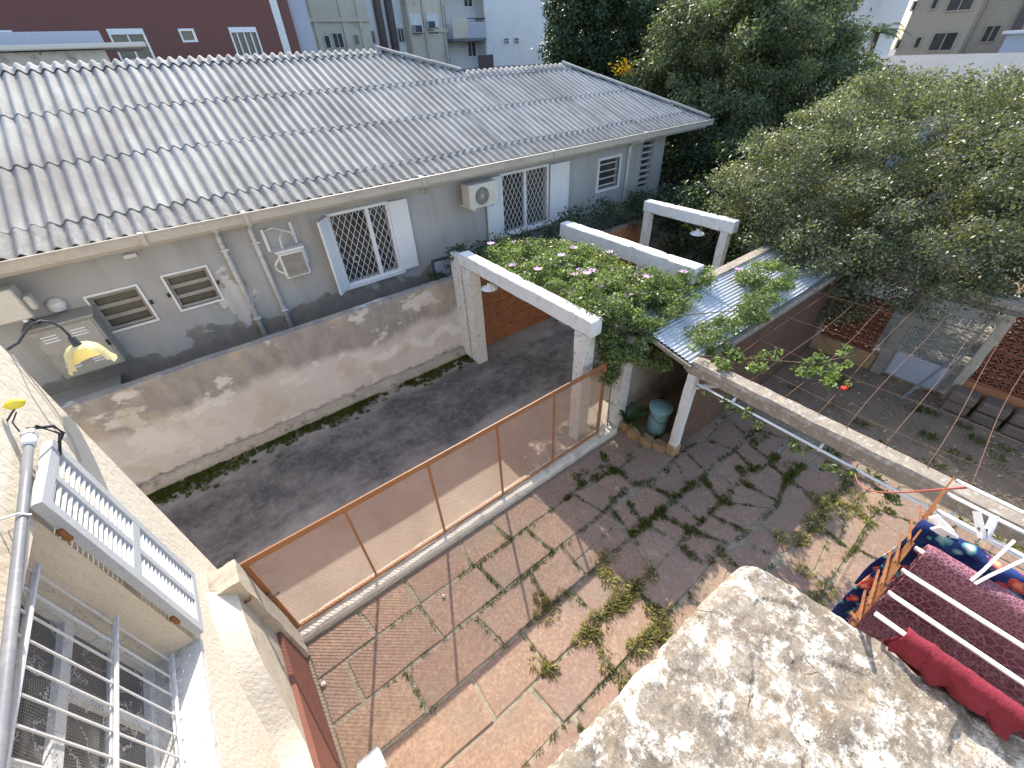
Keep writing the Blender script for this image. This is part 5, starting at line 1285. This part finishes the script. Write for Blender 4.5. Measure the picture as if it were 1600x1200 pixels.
MB().box(6.02, 6.30, 23.93, 24.0, -.05, 15).build('white_band', 'white_paint', BB)
MB().box(6.75, 7.5, 24.2, 32, -.05, 15).build('stair_tower', 'grey_wall', BB)
t = thing('white_outbuilding', (-2, 16, 0), 'pale outbuilding with a projecting cream slab at the upper left', 'building')
MB().box(-9, -.03, 16.0, 18.5, -.05, 5.48).build('wall', 'shed_wall', t); MB().bbox(-9, .82, 15.75, 18.7, 5.50, 5.60, .02).build('roof_slab', 'cream_plastic', t); MB().bbox(-9, .04, 16.3, 18.4, 5.602, 5.84, .02).build('parapet', 'grey_wall', t)
MB().box(-1.22, -1.18, 15.74, 15.76, 5.42, 5.5).build('drip', 'dark_metal', t)
TYs = lambda Y: (lambda u, v, wd: (u, Y - .03 + wd * .25, v))
BE = thing('cream_apartments', (17, 34, 0), 'cream apartment block with brown pipes, balcony and window air conditioners', 'building')
T34 = TY(34.)
mb = MB()
mb.box(8.5, 14.3, 34.0, 42, -.05, 18); mb.build('wing', 'beige_wall', BE)
hs = [(a, b, z, z + .75) for z0 in (3.4, 6.2, 9.0) for a, b, z in ((15.0, 15.4, z0 + .1), (16.3, 16.8, z0), (14.5, 14.85, z0 + .1))]
MB().box(14.31, 17.0, 34.6, 42, -.05, 18).build('recess', 'white_wall', BE)
MB().box(17.01, 20.0, 34.0, 42, -.05, 18).build('wing', 'beige_wall', BE)
MB().box(20.01, 23.3, 35.0, 42, -.05, 18).build('recess', 'white_wall', BE)
MB().box(23.31, 32.0, 33.8, 42, -.05, 18).build('wing', 'white_wall', BE)
for x in (9.6, 10.8, 12.6, 13.7): MB().box(x - .12, x + .12, 33.9, 33.999, -.05, 18).build('pilaster', 'beige_wall', BE)
for z in (4.3, 7.0, 9.8):
    MB().box(8.4, 14.3, 33.86, 33.899, z, z + .18).build('floor_band', 'beige_wall', BE); MB().box(17.0, 20.1, 33.9, 33.998, z - .6, z - .42).build('floor_band', 'beige_wall', BE)
for x in (15.25, 16.05): MB().tube([(x, 34.4, 0), (x, 34.4, 17)], .26, 10).build('drain_stack', 'dark_pipe', BE)
T346, T35, T338 = TYs(34.58), TYs(34.98), TYs(33.78)
for x in (17.12, 18.3, 19.85, 23.28): MB().box(x - .07, x + .07, 33.86, 33.995, -.05, 18).build('downpipe', 'gutter_paint', BE)
for z in (2.9, 5.9, 8.8):
    bwin(BE, T346, 14.45, 14.8, z, z + .7, 0, 0, fm='vent_pale'); bwin(BE, T346, 16.45, 16.95, z, z + .8, 1, 0, fm='vent_pale'); bwin(BE, TYs(33.98), 11.1, 11.5, z - .2, z + .5, 0, 0, fm='vent_pale'); bwin(BE, TYs(33.98), 11.65, 12.35, z - .2, z + .6, 1, 0, fm='vent_pale'); bwin(BE, TYs(33.98), 13.0, 13.4, z - .1, z + .5, 0, 0, fm='vent_pale')
    for x in (17.2, 18.5): bwin(BE, TYs(33.98), x, x + .95, z + .35, z + 1.5, 0, .75, fm='white_wall')
    bwin(BE, T35, 20.2, 20.6, z + .2, z + 2.0, 0, 0, fm='dark_metal'); bwin(BE, T35, 22.3, 23.1, z - 1.0, z + .2, 1, .3, fm='white_metal')
    bwin(BE, T338, 24.9, 25.5, z - .4, z + .12, 0, 0, fm='white_metal'); bwin(BE, T338, 25.9, 26.5, z - .4, z + .12, 0, 0, fm='white_metal')
    for k in range(3):
        for x in (24.96, 25.96): MB().box(x, x + .48, 33.74, 33.78, z - .30 + k * .14, z - .24 + k * .14).build('louvre', 'vent_pale', BE)
for z in (6.0, 8.9):
    b = MB().box(20.3, 23.2, 33.6, 34.99, z - .15, z); b = b.build('balcony', 'grey_roof', BE)
    MB().box(20.3, 21.6, 33.55, 33.62, z + .01, z + 1.15).build('parapet', 'beige_wall', b); MB().box(21.6, 23.2, 33.58, 33.6, z + .01, z + .9).build('glass_front', 'grey_wall', b)
    MB().tube([(21.6, 33.57, z + 1.1), (23.2, 33.57, z + 1.1), (23.2, 34.9, z + 1.1)], .03, 6).build('handrail', 'dark_metal', b)
for x, z in ((17.3, 6.35), (18.35, 6.55)):
    o = thing('window_air_conditioner', (x + .3, 33.8, z), 'box air conditioner jutting from the cream apartments, ' + ('left one of the pair' if x < 18 else 'right one of the pair'), 'air conditioner', 'window air conditioners on the cream block')
    MB().bbox(x, x + .6, 33.55, 33.99, z, z + .45, .02).build('casing', 'vent_pale', o); MB().box(x + .05, x + .55, 33.54, 33.549, z + .05, z + .4).build('grille', 'dark_metal', o)
t = thing('flat_roof_annex', (21.5, 27, 0), 'flat grey roof with a small vent box beyond the ridge dip', 'building')
MB().box(17.5, 23.5, 25, 31, -.05, 4.15).build('wall', 'beige_wall', t); MB().box(17.3, 23.7, 24.8, 31.2, 4.152, 4.30).build('roof', 'grey_roof', t); MB().box(17.3, 23.7, 24.75, 24.79, 4.18, 4.42).build('fascia', 'gutter_paint', t); MB().bbox(18.3, 19.1, 27, 27.6, 4.302, 5.0, .03).build('vent_box', 'dark_pipe', t)
# towers at the right
def tower(name, x, ya, yb, h, mat, label, wins, dep=8, sub=()):
    t = thing(name, (x, (ya + yb) / 2, 0), label, 'building'); T = lambda u, v, wd: (x + wd, u, v)
    MB().box(x, x + dep, ya, yb, -.05, h).build('wall', mat, t)
    T2 = lambda u, v, wd: (x - .06 + wd * .5, u, v)
    for (a, b, c, d, m) in wins: bwin(t, T2, a, b, c, d, m, 0, fm='tan_tower')
    return t
ws = []
for z in (1.6, 4.15, 5.95, 7.75): ws += [(11.0, 11.35, z, z + .6, 0), (9.35, 10.55, z - .15, z + .75, 1), (12.0, 12.3, z, z + .5, 0)]
tower('tan_tower', 40.0, 9.0, 12.15, 22, 'tan_tower', 'tan tower block with small square windows at the upper right', ws)
ws = []
for z in (4.3, 6.2, 8.0): ws += [(7.8, 8.5, z, z + .8, 1), (5.2, 5.7, z + .3, z + 1.0, 0)]
tower('pale_tower', 41.0, 2.5, 8.98, 22, 'tan_tower', 'plainer tan tower wing right of the small square windows', ws)
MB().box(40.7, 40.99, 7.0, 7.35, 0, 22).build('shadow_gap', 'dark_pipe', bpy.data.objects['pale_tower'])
ws = [(19.3, 20.3, 6.6, 8, 0), (17.2, 18.0, 6.4, 7.6, 1), (15.9, 16.6, 6.2, 7.6, 1)]
tower('white_tower', 48.0, 17.5, 26, 25, 'white_wall', 'white and grey tower behind the trees at the top', [(20.0, 21.2, 6.4, 9, 0), (23.0, 24.0, 6.4, 9, 0), (18.2, 19.2, 6.4, 9, 1)])
MB().box(47.9, 47.99, 19.4, 19.8, 0, 25).build('pier', 'grey_roof', bpy.data.objects['white_tower'])
t = thing('white_annex', (37, 6, 0), 'low white rendered annex in front of the tan tower', 'building')
MB().box(36.5, 39.5, 3, 6.6, -.05, 4.7).build('wall', 'grey_wall', t); MB().box(36.3, 39.6, 2.8, 6.8, 4.702, 4.82).build('roof', 'white_wall', t)
t = thing('grey_hall', (27, 6, 0), 'long low grey roof behind the olive-green tree', 'building')
MB().box(25, 34, -2, 11.5, -.05, 3.1).build('wall', 'grey_wall', t); MB().add([(24.6, -2.3, 3.1), (24.6, 11.8, 3.1), (29.5, 11.8, 4.15), (29.5, -2.3, 4.15), (34.4, 11.8, 3.1), (34.4, -2.3, 3.1)], [(0, 1, 2, 3), (3, 2, 4, 5), (1, 4, 2), (0, 3, 5)]).build('roof', 'grey_roof', t)
# a palm against the towers
t = thing('palm_tree', (35, 11.8, 0), 'small palm silhouetted left of the tan tower', 'tree')
MB().tube([(35, 11.8, 0), (35.1, 11.8, 2.5), (35.0, 11.85, 5.0)], [.2, .16, .12], 8).build('trunk', 'bark', t)
rg2 = random.Random(3)
for i in range(16):
    a = 2 * math.pi * i / 16 + rg2.uniform(-.2, .2); L = rg2.uniform(1.3, 1.9); up_ = rg2.uniform(.1, 1.1); m = MB(); pts = []
    for k in range(9):
        s = k / 8; pts.append(Vector((35 + math.cos(a) * L * s * .9, 11.85 + math.sin(a) * L * s * .9, 5.0 + L * (up_ * s - (.35 + up_ * .6) * s * s))))
    for k in range(8):
        for q in range(4):
            p_ = pts[k].lerp(pts[k + 1], q / 4); sd = Vector((-math.sin(a), math.cos(a), 0)); ll = .38 * math.sin(math.pi * min(1, (k + q / 4) / 8 * .85 + .12)); fw = (pts[k + 1] - pts[k]).normalized()
            for s in (1, -1): m.add([p_, p_ + fw * .05, p_ + sd * s * ll + fw * .18 - Vector((0, 0, ll * .35))], [(0, 1, 2)])
    m.build('frond', 'leaf_dark', t, fixn=False)
